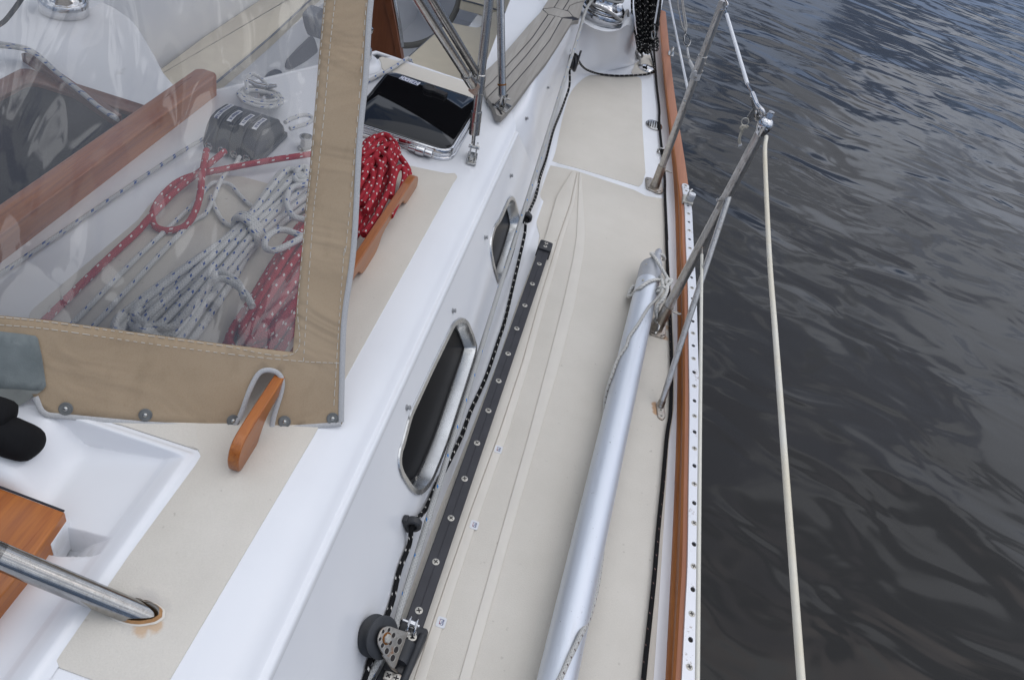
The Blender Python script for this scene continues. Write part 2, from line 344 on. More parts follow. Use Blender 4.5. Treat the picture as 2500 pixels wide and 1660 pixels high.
class MB:
    def __init__(s): s.v = []; s.f = []; s.mi = []; s.uv = []; s.mats = []; s.cur = 0
    def mat(s, name):
        if name not in s.mats: s.mats.append(name)
        s.cur = s.mats.index(name); return s
    def add(s, vs, fs, uvs=None):
        o = len(s.v); s.v += [Vector(v) for v in vs]
        for i, f in enumerate(fs):
            s.f.append([o + k for k in f]); s.mi.append(s.cur); s.uv.append(uvs[i] if uvs else None)
        return s
    def tube(s, pts, r, seg=10, closed=False, caps=True, flat=None, v0=0.):
        P = [Vector(p) for p in pts]; m = len(P)
        if m < 2: return s
        rad = r if isinstance(r, (list, tuple)) else [r] * m
        tan = []
        for i in range(m):
            a = P[i - 1] if (i > 0 or closed) else P[i]; b = P[(i + 1) % m] if (i < m - 1 or closed) else P[i]
            d = b - a; tan.append(d.normalized() if d.length > 1e-9 else V(0, 1, 0))
        x, y, _ = frame_of(tan[0]); vs = []; L = [v0]
        if flat: x = (flat - tan[0] * flat.dot(tan[0])).normalized(); y = tan[0].cross(x)
        for i in range(m):
            if i: L.append(L[-1] + (P[i] - P[i - 1]).length)
            x = (x - tan[i] * x.dot(tan[i]))
            x = x.normalized() if x.length > 1e-6 else frame_of(tan[i])[0]
            if flat: x = (flat - tan[i] * flat.dot(tan[i])).normalized()
            y = tan[i].cross(x); ra = rad[i]; rx, ry = ra if isinstance(ra, tuple) else (ra, ra)
            for k in range(seg):
                a = 2 * math.pi * k / seg; vs.append(P[i] + y * (math.cos(a) * rx) + x * (math.sin(a) * ry))
        fs, uv = [], []
        for i in range(m if closed else m - 1):
            j = (i + 1) % m; l0 = L[i]; l1 = L[j] if j > i else L[i] + (P[j] - P[i]).length
            for k in range(seg):
                q = (k + 1) % seg; fs.append([i * seg + k, i * seg + q, j * seg + q, j * seg + k])
                uv.append([(k / seg, l0), ((k + 1) / seg, l0), ((k + 1) / seg, l1), (k / seg, l1)])
        if caps and not closed:
            fs.append([k for k in range(seg)][::-1]); uv.append([(0, 0)] * seg)
            fs.append([(m - 1) * seg + k for k in range(seg)]); uv.append([(0, 0)] * seg)
        return s.add(vs, fs, uv)
    def lathe(s, prof, o, axis, seg=20, xdir=None):
        x, y, d = frame_of(axis); o = Vector(o)
        vs = []; fs = []; n = len(prof)
        for r, h in prof:
            for k in range(seg):
                a = 2 * math.pi * k / seg; vs.append(o + d * h + x * (math.cos(a) * r) + y * (math.sin(a) * r))
        for i in range(n - 1):
            for k in range(seg):
                q = (k + 1) % seg; fs.append([i * seg + k, i * seg + q, (i + 1) * seg + q, (i + 1) * seg + k])
        if prof[0][0] > 1e-6: fs.append([k for k in range(seg)][::-1])
        if prof[-1][0] > 1e-6: fs.append([(n - 1) * seg + k for k in range(seg)])
        return s.add(vs, fs)
    def box(s, c, sx, sy, sz, ax=None):
        c = Vector(c); x, y, z = ax or (V(1, 0, 0), V(0, 1, 0), V(0, 0, 1))
        vs = [c + x * (sx / 2 * i) + y * (sy / 2 * j) + z * (sz / 2 * k) for k in (-1, 1) for j in (-1, 1) for i in (-1, 1)]
        return s.add(vs, [[0, 2, 3, 1], [4, 5, 7, 6], [0, 1, 5, 4], [2, 6, 7, 3], [0, 4, 6, 2], [1, 3, 7, 5]])
    def prism(s, poly, vec, bev=0., both=False):
        """solid from a flat outline: 'vec' points to the top face; bev rounds the top edge"""
        P = [Vector(p) for p in poly]; n = len(P); vec = Vector(vec)
        nrm = V(0, 0, 0)
        for i in range(n): nrm += (P[i] - P[0]).cross(P[(i + 1) % n] - P[0])
        if nrm.dot(vec) < 0: P = P[::-1]
        rings = [P]
        if bev > 0:
            nn = vec.normalized()
            def inset(k):
                out = []
                for i in range(n):
                    a, b, c = P[i - 1], P[i], P[(i + 1) % n]
                    d1, d2 = (b - a), (c - b)
                    d1 = d1.normalized() if d1.length > 1e-9 else d2.normalized(); d2 = d2.normalized() if d2.length > 1e-9 else d1
                    n1, n2 = nn.cross(d1), nn.cross(d2); h = (n1 + n2); h = h.normalized() if h.length > 1e-6 else n1
                    out.append(b + h * (k / max(.4, h.dot(n1))))
                return out
            L = vec.length; rings += [[p + nn * (L - bev) for p in P]]
            for a in (.33, .66, 1.):
                q = a * math.pi / 2; rings.append([p + nn * (L - bev + bev * math.sin(q)) for p in inset(bev * (1 - math.cos(q)))])
        else: rings.append([p + vec for p in P])
        vs = [p for r in rings for p in r]; fs = []
        for k in range(len(rings) - 1):
            for i in range(n):
                j = (i + 1) % n; fs.append([k * n + i, k * n + j, (k + 1) * n + j, (k + 1) * n + i])
        fs.append([(len(rings) - 1) * n + i for i in range(n)]); fs.append([i for i in range(n)][::-1])
        return s.add(vs, fs)
    def grid(s, fn, nu, nv, flip=False):
        vs = [fn(i / nu, j / nv) for j in range(nv + 1) for i in range(nu + 1)]; fs = []
        for j in range(nv):
            for i in range(nu):
                a = j * (nu + 1) + i; q = [a, a + 1, a + nu + 2, a + nu + 1]; fs.append(q[::-1] if flip else q)
        return s.add(vs, fs)
    def screw(s, o, n, r, slot=True, mat='screw_steel'):
        """pan of a cross head screw lying on a surface"""
        s.mat(mat); s.lathe([(r, 0), (r * .97, r * .10), (r * .80, r * .16), (0.0001, r * .20)], o, n, 14)
        if slot:
            s.mat('hole_dark'); x, y, d = frame_of(n); k = random.uniform(0, 1.5)
            a = x * math.cos(k) + y * math.sin(k); b = d.cross(a); c = Vector(o) + d * r * .13
            s.box(c, r * 1.25, r * .30, r * .16, (a, b, d)); s.box(c, r * .30, r * 1.25, r * .165, (a, b, d))
        return s
    def build(s, name, parent=None, sharp=40, bevel=None, origin=None):
        me = bpy.data.meshes.new(name); root = parent
        while root is not None and root.parent is not None: root = root.parent
        if root is not None: off = root.location.copy()
        elif origin is not None: off = Vector(origin)
        else: off = V(0, 0, 0)
        me.from_pydata([v - off for v in s.v], [], s.f)
        for m in s.mats: me.materials.append(MAT[m])
        me.polygons.foreach_set('material_index', s.mi)
        if any(u for u in s.uv):
            ul = me.uv_layers.new(name='UVMap'); buf = []
            for f, u in zip(s.f, s.uv):
                for k in range(len(f)): buf += u[k] if u else (0., 0.)
            ul.data.foreach_set('uv', buf)
        me.update(); me.polygons.foreach_set('use_smooth', [True] * len(s.f))
        me.set_sharp_from_angle(angle=R(sharp))
        o = bpy.data.objects.new(name, me); COL.objects.link(o)
        if parent is not None: o.parent = parent
        else: o.location = off
        if bevel:
            b = o.modifiers.new('bevel', 'BEVEL'); b.width = bevel; b.segments = 2; b.limit_method = 'ANGLE'; b.angle_limit = R(38)
        return o
def thing(name, label, cat, loc, group=None):
    o = bpy.data.objects.new(name, None); COL.objects.link(o); o.location = Vector(loc); o.empty_display_size = .02
    return tag(o, label, cat, group)
def tag(o, label, cat, group=None):
    o['label'] = label; o['category'] = cat
    if group: o['group'] = group
    return o
def struct(o): o['kind'] = 'structure'; return o
def stuff(o): o['kind'] = 'stuff'; return o
def one(mb, name, label, cat, group=None, **k):
    """a thing that is a single mesh, origin at its lowest middle"""
    xs = [v.x for v in mb.v]; ys = [v.y for v in mb.v]; zs = [v.z for v in mb.v]
    return tag(mb.build(name, origin=(sum(xs) / len(xs), sum(ys) / len(ys), min(zs)), **k), label, cat, group)
def text_mesh(body, size, mat, o, xd, yd, parent, name='lettering', bold=0., mirror=False):
    cu = bpy.data.curves.new(name, 'FONT'); cu.body = body; cu.size = size; cu.align_x = 'CENTER'; cu.align_y = 'CENTER'; cu.offset = bold
    tmp = bpy.data.objects.new('tmp', cu); COL.objects.link(tmp)
    dg = bpy.context.evaluated_depsgraph_get(); me = bpy.data.meshes.new_from_object(tmp.evaluated_get(dg))
    bpy.data.objects.remove(tmp); bpy.data.curves.remove(cu)
    mb = MB(); mb.mat(mat); k = -1 if mirror else 1
    mb.add([Vector(o) + xd * v.co.x + yd * (v.co.y * k) for v in me.vertices], [list(p.vertices) for p in me.polygons])
    bpy.data.meshes.remove(me); return mb.build(name, parent)

# ================================================================== SETTING
def curve_xy(pts, z):
    a = sorted([(q.y, q.x) for q in (zp(p, z) for p in pts)])
    def f(y):
        if y <= a[0][0]: i = 0
        elif y >= a[-1][0]: i = len(a) - 2
        else: i = max(k for k in range(len(a) - 1) if a[k][0] <= y)
        (y0, x0), (y1, x1) = a[i], a[i + 1]; q = (y - y0) / (y1 - y0)
        m0 = (x1 - a[i - 1][1]) / (y1 - a[i - 1][0]) if i > 0 else (x1 - x0) / (y1 - y0)
        m1 = (a[i + 2][1] - x0) / (a[i + 2][0] - y0) if i + 2 < len(a) else (x1 - x0) / (y1 - y0)
        if y < a[0][0] or y > a[-1][0]: return x0 + (x1 - x0) * q
        d = y1 - y0
        return (2*q**3-3*q*q+1)*x0 + (q**3-2*q*q+q)*d*m0 + (-2*q**3+3*q*q)*x1 + (q**3-q*q)*d*m1
    return f, a
rail_in, _ = curve_xy([(1623, 1660), (1641, 1300), (1650, 1060), (1653, 806), (1647, 500), (1639, 383), (1623, 230), (1608, 40)], 0.)
TRK = [(1681.2, 522), (1684.5, 605), (1689.7, 703), (1692, 814), (1695.5, 978), (1695.5, 1093), (1695, 1180), (1693.5, 1382), (1688.6, 1498), (1683, 1627)]
track_c0, _ = curve_xy(TRK, .053)
rail_o, _ = curve_xy([(1674.5, 383), (1659, 287), (1643, 172), (1629, 40)], .049)
def track_c(y):
    if y < 2.42: return track_c0(y)
    if y > 2.75: return rail_o(y) - .020
    q = (y - 2.42) / .33; return track_c0(2.42) * (1 - q) + (rail_o(2.75) - .020) * q
RAIL_END = zp(C5(1040, 235), .049).y

# water
mb = MB().mat('water'); mb.add([V(-600, -600, -1.08), V(600, -600, -1.08), V(600, 900, -1.08), V(-600, 900, -1.08)], [[0, 1, 2, 3]])
o = struct(mb.build('water')); o['label'] = 'dark rippled harbour water beside the boat'

# side deck
mb = MB().mat('gelcoat')
def deckpt(u, v):
    y = -1.6 + 7.8 * v; x0 = -.12; x1 = rail_in(y) + .012; return V(x0 + (x1 - x0) * u, y, 0)
mb.grid(deckpt, 6, 70)
deck = struct(mb.build('side_deck'))
FW = [Z7(60, 2250), Z7(320, 1530), Z7(440, 1180), Z7(560, 900), Z7(700, 500), Z7(868, 90), Z5(1085, 1000), Z5(1205, 640), Z5(1335, 300), Z2(1352, 1500), Z2(1327, 1405), Z2(1245, 1170),
      Z2(1325, 1035), Z2(1580, 1088), Z2(1960, 1213), Z2(2030, 1250), Z2(2145, 1268), Z5(2162, 20), Z5(2174, 300), Z5(2203, 700), Z5(2215, 1000), Z5(2210, 1300), Z7(2178, 60), Z7(2165, 270), Z7(2122, 950), Z7(2080, 1568), Z7(2020, 2250)]
AFT = [Z2(1345, 990), Z2(1400, 870), Z2(1440, 780), Z2(1500, 640), Z2(1600, 472), Z2(1640, 477), Z2(1990, 490), Z2(2004, 520), Z2(2008, 800), Z2(2028, 1100), Z2(2008, 1172), Z2(1985, 1190), Z2(1640, 1085), Z2(1350, 1008)]
def sheet(name, pts, z0, h, mat, parent, r=.01, bev=.0015):
    mb = MB().mat(mat); mb.prism(roundpoly([zp(p, z0 + h) - V(0, 0, h) for p in pts], r, 4), V(0, 0, h), bev); return mb.build(name, parent, sharp=50)
sheet('nonskid_panel', FW, -.001, .003, 'nonskid', deck, [.0] * 11 + [.025] + [.02] + [0] * 14)
sheet('nonskid_panel', AFT, -.001, .003, 'nonskid', deck, [.02, 0, 0, 0, .03, 0, .02, 0, 0, 0, .03, 0, 0, .02])
STEP = [Z2(1590, 1094), Z2(1545, 1300), Z5(1470, 210), Z5(1340, 640), Z5(1240, 1000), Z7(1088, 0), Z7(905, 500), Z7(750, 950), Z7(560, 1520), Z7(340, 2250)]
PLL = [Z7(60, 2250), Z7(340, 1530), Z7(460, 1180), Z7(580, 900), Z7(720, 500), Z7(885, 90), Z5(1100, 1000), Z5(1225, 640), Z5(1352, 300), Z2(1392, 1500), Z2(1462, 1250), Z2(1560, 1092)]
sheet('track_plinth', PLL + STEP, .003, .0065, 'nonskid', deck, 0, .0016)
def strip(L, Rr): sheet('smooth_strip', L + Rr[::-1], .0025, .0022, 'smooth_beige', deck, 0, .0008)
strip([(p[0] + 2, p[1]) for p in STEP], [Z2(1600, 1096), Z2(1572, 1300), Z5(1505, 210), Z5(1385, 640), Z5(1290, 1000), Z7(1148, 0), Z7(972, 500), Z7(823, 950), Z7(640, 1520), Z7(430, 2250)])
strip([Z2(1606, 1098), Z5(1588, 200), Z5(1565, 350), Z5(1500, 640), Z5(1420, 950), Z7(1284, 0), Z7(1170, 400), Z7(1000, 1000), Z7(845, 1540), Z7(660, 2250)],
      [Z2(1618, 1103), Z5(1643, 170), Z5(1635, 300), Z5(1575, 640), Z5(1498, 950), Z7(1350, 0), Z7(1235, 400), Z7(1068, 1000), Z7(918, 1540), Z7(735, 2250)])
# patch of non-skid round the cap on the winch side of the aft deck
sheet('nonskid_panel', [C5(430, 1390), C5(450, 1250), C5(640, 1170), C5(760, 1170), C5(830, 1440), C5(700, 1560), C5(380, 1568), C5(360, 1540)], -.001, .004, 'nonskid', deck, .01)

# hull side below the rail
mb = MB().mat('gelcoat')
mb.grid(lambda u, v: V(track_c(-1.6 + 7.4 * u) + .014 - .10 * v, -1.6 + 7.4 * u, .0 - 1.3 * v), 46, 6, True)
struct(mb.build('hull_side'))

def inset(P, n, k):
    P = [Vector(p) for p in P]; out = []; m = len(P)
    for i in range(m):
        a, b, c = P[i - 1], P[i], P[(i + 1) % m]; n1, n2 = n.cross((b - a).normalized()), n.cross((c - b).normalized()); h = (n1 + n2).normalized(); out.append(b + h * (k / max(.5, h.dot(n1))))
    return out
def ccw(P, n):
    s_ = V(0, 0, 0)
    for i in range(len(P)): s_ += (P[i] - P[0]).cross(P[(i + 1) % len(P)] - P[0])
    return P if s_.dot(n) > 0 else P[::-1]

OUT1 = [Z5(850, 716), Z5(890, 740), Z5(932, 845), Z5(950, 915), Z5(928, 1005), Z5(850, 1250), Z7(765, 50), Z7(715, 180), Z7(660, 310), Z7(612, 372), Z7(572, 393), Z7(525, 362), Z7(462, 262), Z7(444, 180), Z7(456, 90), Z5(470, 1520), Z5(520, 1330), Z5(650, 1050), Z5(800, 745)]
OUT2 = [Z2(1165, 1251), Z2(1188, 1262), Z2(1212, 1350), Z2(1223, 1430), Z5(1220, 165), Z5(1178, 315), Z5(1130, 465), Z5(1100, 516), Z5(1082, 500), Z5(1053, 400), Z5(1034, 290), Z5(1037, 215), Z5(1060, 130), Z2(1095, 1390), Z2(1148, 1270)]
# cabin: foot, side, knuckle bead, rounded shoulder, flat top
def cabin_profile():
    P = [(-.035, .0005), (-.044, .004), (-.052, .013), (-.0575, .030)]
    P += [(SA.x + (SB.x - SA.x) * q, SA.z + (SB.z - SA.z) * q) for q in (.25, .5, .75, .955)]
    P += [(-.1625, .2775), (-.1645, .2815), (-.169, .2835), (-.173, .2825), (-.176, .284), (-.184, .2925), (-.195, .300), (-.210, .3055), (-.230, .3095), (-.262, .3120)]
    P += [(x, tz(x)) for x in (-.392, -.6, -.8, -.937)]
    return P
CP = cabin_profile(); AFTY = 2.268
mb = MB().mat('gelcoat')
ys = sorted([-1.6 + i * .1 for i in range(37)] + [.696]) + [2.06, 2.14, 2.19, 2.225]
vs = []; fs = []
def cab_end(x):                                                    # aft edge sweeps round to the side
    return AFTY - max(0, (x + .30)) ** 2 * 9 - max(0, -.655 - x) * 2.2
for y in ys + [None]:
    for (x, z) in CP:
        yy = y if y is not None else AFTY
        lim = cab_end(x) if z > .2835 else AFTY - .158 * (max(0, z) / .2835) ** 1.4
        vs.append(V(x, min(yy, lim), z))
n = len(CP)
for i in range(len(ys)):
    for k in range(n - 1):
        if -.65 < ys[i] < .69 and CP[k][0] < -.391: continue                    # the sea hood pan lies here
        if ys[i] < 1.99 and 3 <= k <= 6: continue                    # flat side: filled below, with the porthole openings
        fs.append([i * n + k, (i + 1) * n + k, (i + 1) * n + k + 1, i * n + k + 1])
mb.add(vs, fs)
fb_ = bmesh.new()
def loop(P):
    q = [fb_.verts.new(p) for p in P]; [fb_.edges.new((q[i], q[(i + 1) % len(q)])) for i in range(len(q))]
at_ = lambda k, y: V(CP[k][0], y, CP[k][1])
loop([at_(3, -1.6), at_(3, 2.0), at_(4, 2.0), at_(5, 2.0), at_(6, 2.0), at_(7, 2.0), at_(7, -1.6)])
for ou in (OUT1, OUT2): loop(inset(ccw(roundpoly([sp(p, 0) for p in ou], .018, 3), SN), SN, .005))
bmesh.ops.triangle_fill(fb_, edges=fb_.edges[:], use_beauty=True, normal=SN); fb_.verts.index_update()
mb.add([v.co.copy() for v in fb_.verts], [[v.index for v in (f.verts if f.normal.dot(SN) > 0 else reversed(f.verts))] for f in fb_.faces]); fb_.free()
mb.add([V(-2.6, -1.6, tz(-2.6) + .02), V(-.936, -1.6, tz(-.936)), V(-.936, .74, tz(-.936)), V(-2.6, .74, tz(-2.6) + .02)], [[0, 1, 2, 3]])
# aft bulkhead down into the cockpit
EDGE = [-.25 - .06 * i for i in range(7)] + [-.655 - .0352 * i for i in range(9)]
mb.grid(lambda u, v: V(EDGE[round(u * 15)], cab_end(EDGE[round(u * 15)]) + .0015, tz(EDGE[round(u * 15)]) - (.002 + 1.1 * v)), 15, 4)
# rounded lip along the aft edge
mb.tube([V(x, cab_end(x) - .004, tz(x) - .006) for x in EDGE[1:]], .0075, 10)
cabin = struct(mb.build('cabin_house', sharp=60))

def top_sheet(name, pts, r, mat='nonskid', h=.0022):
    mb = MB().mat(mat); mb.prism(roundpoly([tp(p, h) - V(0, 0, h + .001) for p in pts], r, 5), V(0, 0, h + .001), .0012); return mb.build(name, cabin, sharp=25)
top_sheet('nonskid_panel', [D(330, 1660), D(390, 1568), D(720, 1010), Z2(800, 1170), Z2(830, 1125), Z2(812, 1104), Z2(760, 1106), Z2(640, 1082), Z2(540, 1060), Z2(300, 1010), Z1(1990, 1205), Z1(1800, 1195), Z1(1540, 1125), Z1(1300, 1110), Z1(965, 1288),
      Z4(880, 95), Z4(165, 700), B5(1200, 330), B5(1440, 372), B5(2352, 668), Z6(1200, 70), Z6(1262, 95), Z6(1278, 140), Z6(1240, 200), Z6(820, 770), Z6(390, 1390), Z6(358, 1440), Z6(375, 1485), Z6(600, 1568), Z6(840, 1660)],
      [0, 0, 0, 0, .015, 0, 0, 0, 0, 0, 0, 0, 0, .03, .02, 0, .02, 0, 0, 0, 0, 0, 0, 0, 0, 0, 0, .0, 0, 0])
top_sheet('nonskid_panel', [A2(655, 735), A2(700, 725), A2(960, 795), A2(1815, 1062), A2(1858, 1108), A2(1872, 1190), A2(1840, 1330), A2(1500, 1210), A2(900, 960), A2(730, 910), A2(690, 870), A2(682, 800)], .004)

# sea hood pan at the forward inboard corner: a shallow moulded well that falls away inboard
def ss(a, b, x): q = max(0., min(1., (x - a) / (b - a))); return q * q * (3 - 2 * q)
def pan_z(x, y):
    z = tz(x)
    rim = ss(-.397, -.409, x) * ss(.698, .690, y) * .0035
    well = ss(-.402, -.446, x) * ss(.6855, .6790, y)
    dep = .016 + .24 * max(0, -.43 - x)
    hump = ss(-.548, -.612, x + .10 * (y - .62)) * (.050 + .18 * max(0, -.56 - x)) * ss(.535, .575, y)                       # it rises again towards the covered winch
    kx = max(0., min(1., (-.430 - x) / .058)); cut = kx ** 1.3 * ss(.507 - .012 * kx, .511 - .012 * kx, y) * ss(.537 + .003 * kx, .5315 + .003 * kx, y) * .050
    return z + rim - well * dep + well * hump - cut
mb = MB().mat('gelcoat')
xs = sorted(set([-.388 - .0016 * i for i in range(34)] + [-.44 - .009 * i for i in range(57)])); ysr = sorted(set([-.6 + .05 * i for i in range(15)] + [.15 + .012 * i for i in range(44)] + [.66 + .0012 * i for i in range(35)] + [.490 + .0012 * i for i in range(46)]))
xs = xs[::-1]
vs = [V(x, y, pan_z(x, y) + .0018) for y in ysr for x in xs]; n = len(xs)
fs = [[j * n + i, (j + 1) * n + i, (j + 1) * n + i + 1, j * n + i + 1] for j in range(len(ysr) - 1) for i in range(n - 1)]
mb.add(vs, fs); o = mb.build('sea_hood', cabin, sharp=70)

# coaming wall and winch island aft of the cabin
def lerp_tab(tab, y):
    if y <= tab[0][0]: return tab[0][1]
    for (a, b), (c, d) in zip(tab, tab[1:]):
        if y <= c: q = (y - a) / (c - a); q = q * q * (3 - 2 * q) * .5 + q * .5; return b + (d - b) * q
    return tab[-1][1]
# stations: foot of the wall, top of the wall
ST = [((-.120, 1.98, -.01), (-.230, 1.98, .260)), ((-.078, 2.12, -.002), (-.205, 2.12, .285)), ((-.059, 2.28, 0), (-.180, 2.28, .306)), ((-.076, 2.50, 0), (-.186, 2.50, .322)), ((-.087, 2.75, 0), (-.166, 2.75, .322)), ((-.094, 3.0, 0), (-.152, 3.0, .318)),
      ((-.094, 3.20, 0), (-.150, 3.18, .298)), ((-.062, 3.38, 0), (-.135, 3.29, .270)), ((.00, 3.49, 0), (-.100, 3.335, .255)), ((.07, 3.58, 0), (-.045, 3.335, .25)), ((.135, 3.69, 0), (.010, 3.36, .25)), ((.162, 3.83, 0), (.050, 3.43, .25)), ((.175, 4.0, 0), (.065, 3.53, .25)), ((.185, 4.4, 0), (.08, 4.0, .25)), ((.19, 5.2, 0), (.09, 5.2, .25))]
mb = MB().mat('gelcoat'); vs = []; fs = []
rows = []
for i in range(len(ST) - 1):
    m = 6
    for j in range(m):
        def cr(k, idx):
            p0 = ST[max(0, k - 1)][idx]; p1 = ST[k][idx]; p2 = ST[k + 1][idx]; p3 = ST[min(len(ST) - 1, k + 2)][idx]; q = j / m
            return V(*[.5 * (2 * p1[c] + (p2[c] - p0[c]) * q + (2 * p0[c] - 5 * p1[c] + 4 * p2[c] - p3[c]) * q * q + (3 * p1[c] - p0[c] - 3 * p2[c] + p3[c]) * q ** 3) for c in range(3)])
        rows.append((cr(i, 0), cr(i, 1)))
prof = [(-.55, .0), (-.30, .004), (-.12, .022), (.0, .055), (.08, .105), (.16, .175), (.25, .275), (.36, .415), (.5, .58), (.67, .78), (.80, .89), (.90, .955), (.97, .985), (1.05, .998), (1.2, 1.0)]
for b, tpv in rows:
    tpv = tpv.copy()
    for (q, hz) in prof:
        q = q if q > 0 else q * ss(2.25, 2.7, b.y)
        vs.append(V(b.x + (tpv.x - b.x) * q, b.y + (tpv.y - b.y) * q, .0006 + b.z + (tpv.z - b.z) * hz))
n = len(prof)
for i in range(len(rows) - 1):
    for k in range(n - 1): fs.append([i * n + k, (i + 1) * n + k, (i + 1) * n + k + 1, i * n + k + 1])
mb.add(vs, fs)
# island top under the winch and the deck of the coaming
mb.add([V(-.20, 3.2, .2490), V(-.14, 3.33, .2490), V(-.10, 3.345, .2490), V(-.04, 3.345, .2490), V(.01, 3.37, .2490), V(.055, 3.5, .2490), V(.07, 4.2, .2490), V(.1, 5.2, .2495), V(-.4, 5.2, .2495), V(-.4, 3.05, .2495)], [list(range(10))])
mb.add([V(-.205, 2.2, .309), V(-.16, 3.0, .315), V(-.17, 3.2, .295), V(-.42, 3.3, .3045), V(-.345, 2.4, .3045), V(-.30, 2.2, .305)], [[0, 1, 2, 3, 4, 5]])
# inner face of the coaming down to the seat
mb.grid(lambda u, v: V(-.300 - .02 * math.sin(u * 3.1) - .02 * v, 2.16 + 3.0 * u, .3045 - .42 * v), 16, 3)
struct(mb.build('cockpit_coaming', sharp=50))

# cockpit well
mb = MB().mat('gelcoat')
mb.add([V(-2.6, 2.2, -.80), V(-.3, 2.2, -.80), V(-.3, 7, -.80), V(-2.6, 7, -.80)], [[0, 1, 2, 3]])
mb.box(V(-.55, 3.05, -.475), .50, 1.58, .62); mb.box(V(-.40, 4.9, -.475), .60, 2.1, .62)
mb.box(V(-1.1, 6.1, -.35), 1.7, .5, .9)
mb.box(V(-1.79, 3.9, -.4775), .86, 3.4, .645); mb.box(V(-1.97, 3.9, .05), .86, 3.4, .40)
struct(mb.build('cockpit_well'))
# starboard end of the cabin top, behind the companionway, with its curved aft edge
mb = MB().mat('gelcoat')
ED = [B1(2200, 1100), B1(2060, 930), B1(1940, 700), B1(1750, 380), B1(1680, 280), B1(1600, 210), B1(1440, 105), B1(1280, 22), B1(1150, 0), B1(600, -60)]
E = [zp(p, .2) for p in ED]
poly = E + [V(-2.9, 2.5, .2), V(-2.9, .70, .2), V(-1.42, .70, .2), V(-1.42, 1.76, .2), V(-.945, 1.76, .2), V(-.945, E[0].y, .2)]
mb.add(poly, [list(range(len(poly)))]); m = len(E)
mb.add(E + [p - V(0, 0, .9) for p in E], [[i, i + 1, m + i + 1, m + i] for i in range(m - 1)])
mb.tube([p - V(0, 0, .006) for p in E], .0065, 8)
struct(mb.build('bridge_deck', sharp=50))
# companionway: dark opening with its teak frame
mb = MB().mat('dark_inside')
mb.add([V(-1.40, .75, -.35), V(-.94, .75, -.35), V(-.94, 1.74, -.35), V(-1.40, 1.74, -.35), V(-1.40, .75, .31), V(-.94, .75, .31), V(-.94, 1.74, .19), V(-1.40, 1.74, .19)], [[0, 1, 2, 3], [0, 4, 5, 1], [1, 5, 6, 2], [2, 6, 7, 3], [3, 7, 4, 0]])
mb.mat('teak_dark'); mb.box(V(-1.1, 1.25, -.06), .40, .5, .03); mb.box(V(-1.15, 1.0, .02), .40, .35, .03)
comp = struct(mb.build('companionway'))
mb = MB().mat('teak_dark'); mb.prism(roundpoly([V(-1.435, .76, .198), V(-1.378, .76, .198), V(-1.378, 1.70, .198), V(-.946, 1.70, .198), V(-.946, 1.755, .198), V(-1.42, 1.755, .198), V(-1.435, 1.74, .198)], [0, 0, .03, 0, 0, .04, 0]), V(0, 0, .012), .004)
mb.build('teak_frame', comp)

# ================================================================== RAIL AND DECK HARDWARE (port side)
# teak toe rail
mb = MB(); ysr = [-1.6 + i * .08 for i in range(int((RAIL_END + 1.6) / .08) + 1)] + [RAIL_END]
def rail_sec(y, k=1.):
    xi, xc = rail_in(y), track_c(y)
    return [(xi + .001, 0), (xi + .0015, .010), (xi + .006, .016), (xc - .026, .042), (xc - .022, .0475), (xc - .017, .049), (xc + .010, .049), (xc + .015, .046), (xc + .017, .040), (xc + .016, -.09)]
def rail_strip(a, b, mat):
    mb.mat(mat); vs = []; n = b - a + 1
    for y in ysr: vs += [V(x, y, z) for x, z in rail_sec(y)[a:b + 1]]
    mb.add(vs, [[i * n + k, i * n + k + 1, (i + 1) * n + k + 1, (i + 1) * n + k] for i in range(len(ysr) - 1) for k in range(n - 1)])
rail_strip(0, 4, 'teak_rail'); rail_strip(4, 9, 'teak_worn')
e = [V(x, RAIL_END, z) for x, z in rail_sec(RAIL_END)]; mb.mat('teak_worn')
e2 = [V(p.x - .006, RAIL_END + .10, p.z * .35 if p.z > 0 else p.z) for p in e]; mb.add(e + e2, [[i, i + 1, 10 + i + 1, 10 + i] for i in range(9)] + [list(range(10, 20))])
one(mb, 'toe_rail', 'long reddish teak toe rail along the deck edge above the water', 'toe rail', sharp=35)

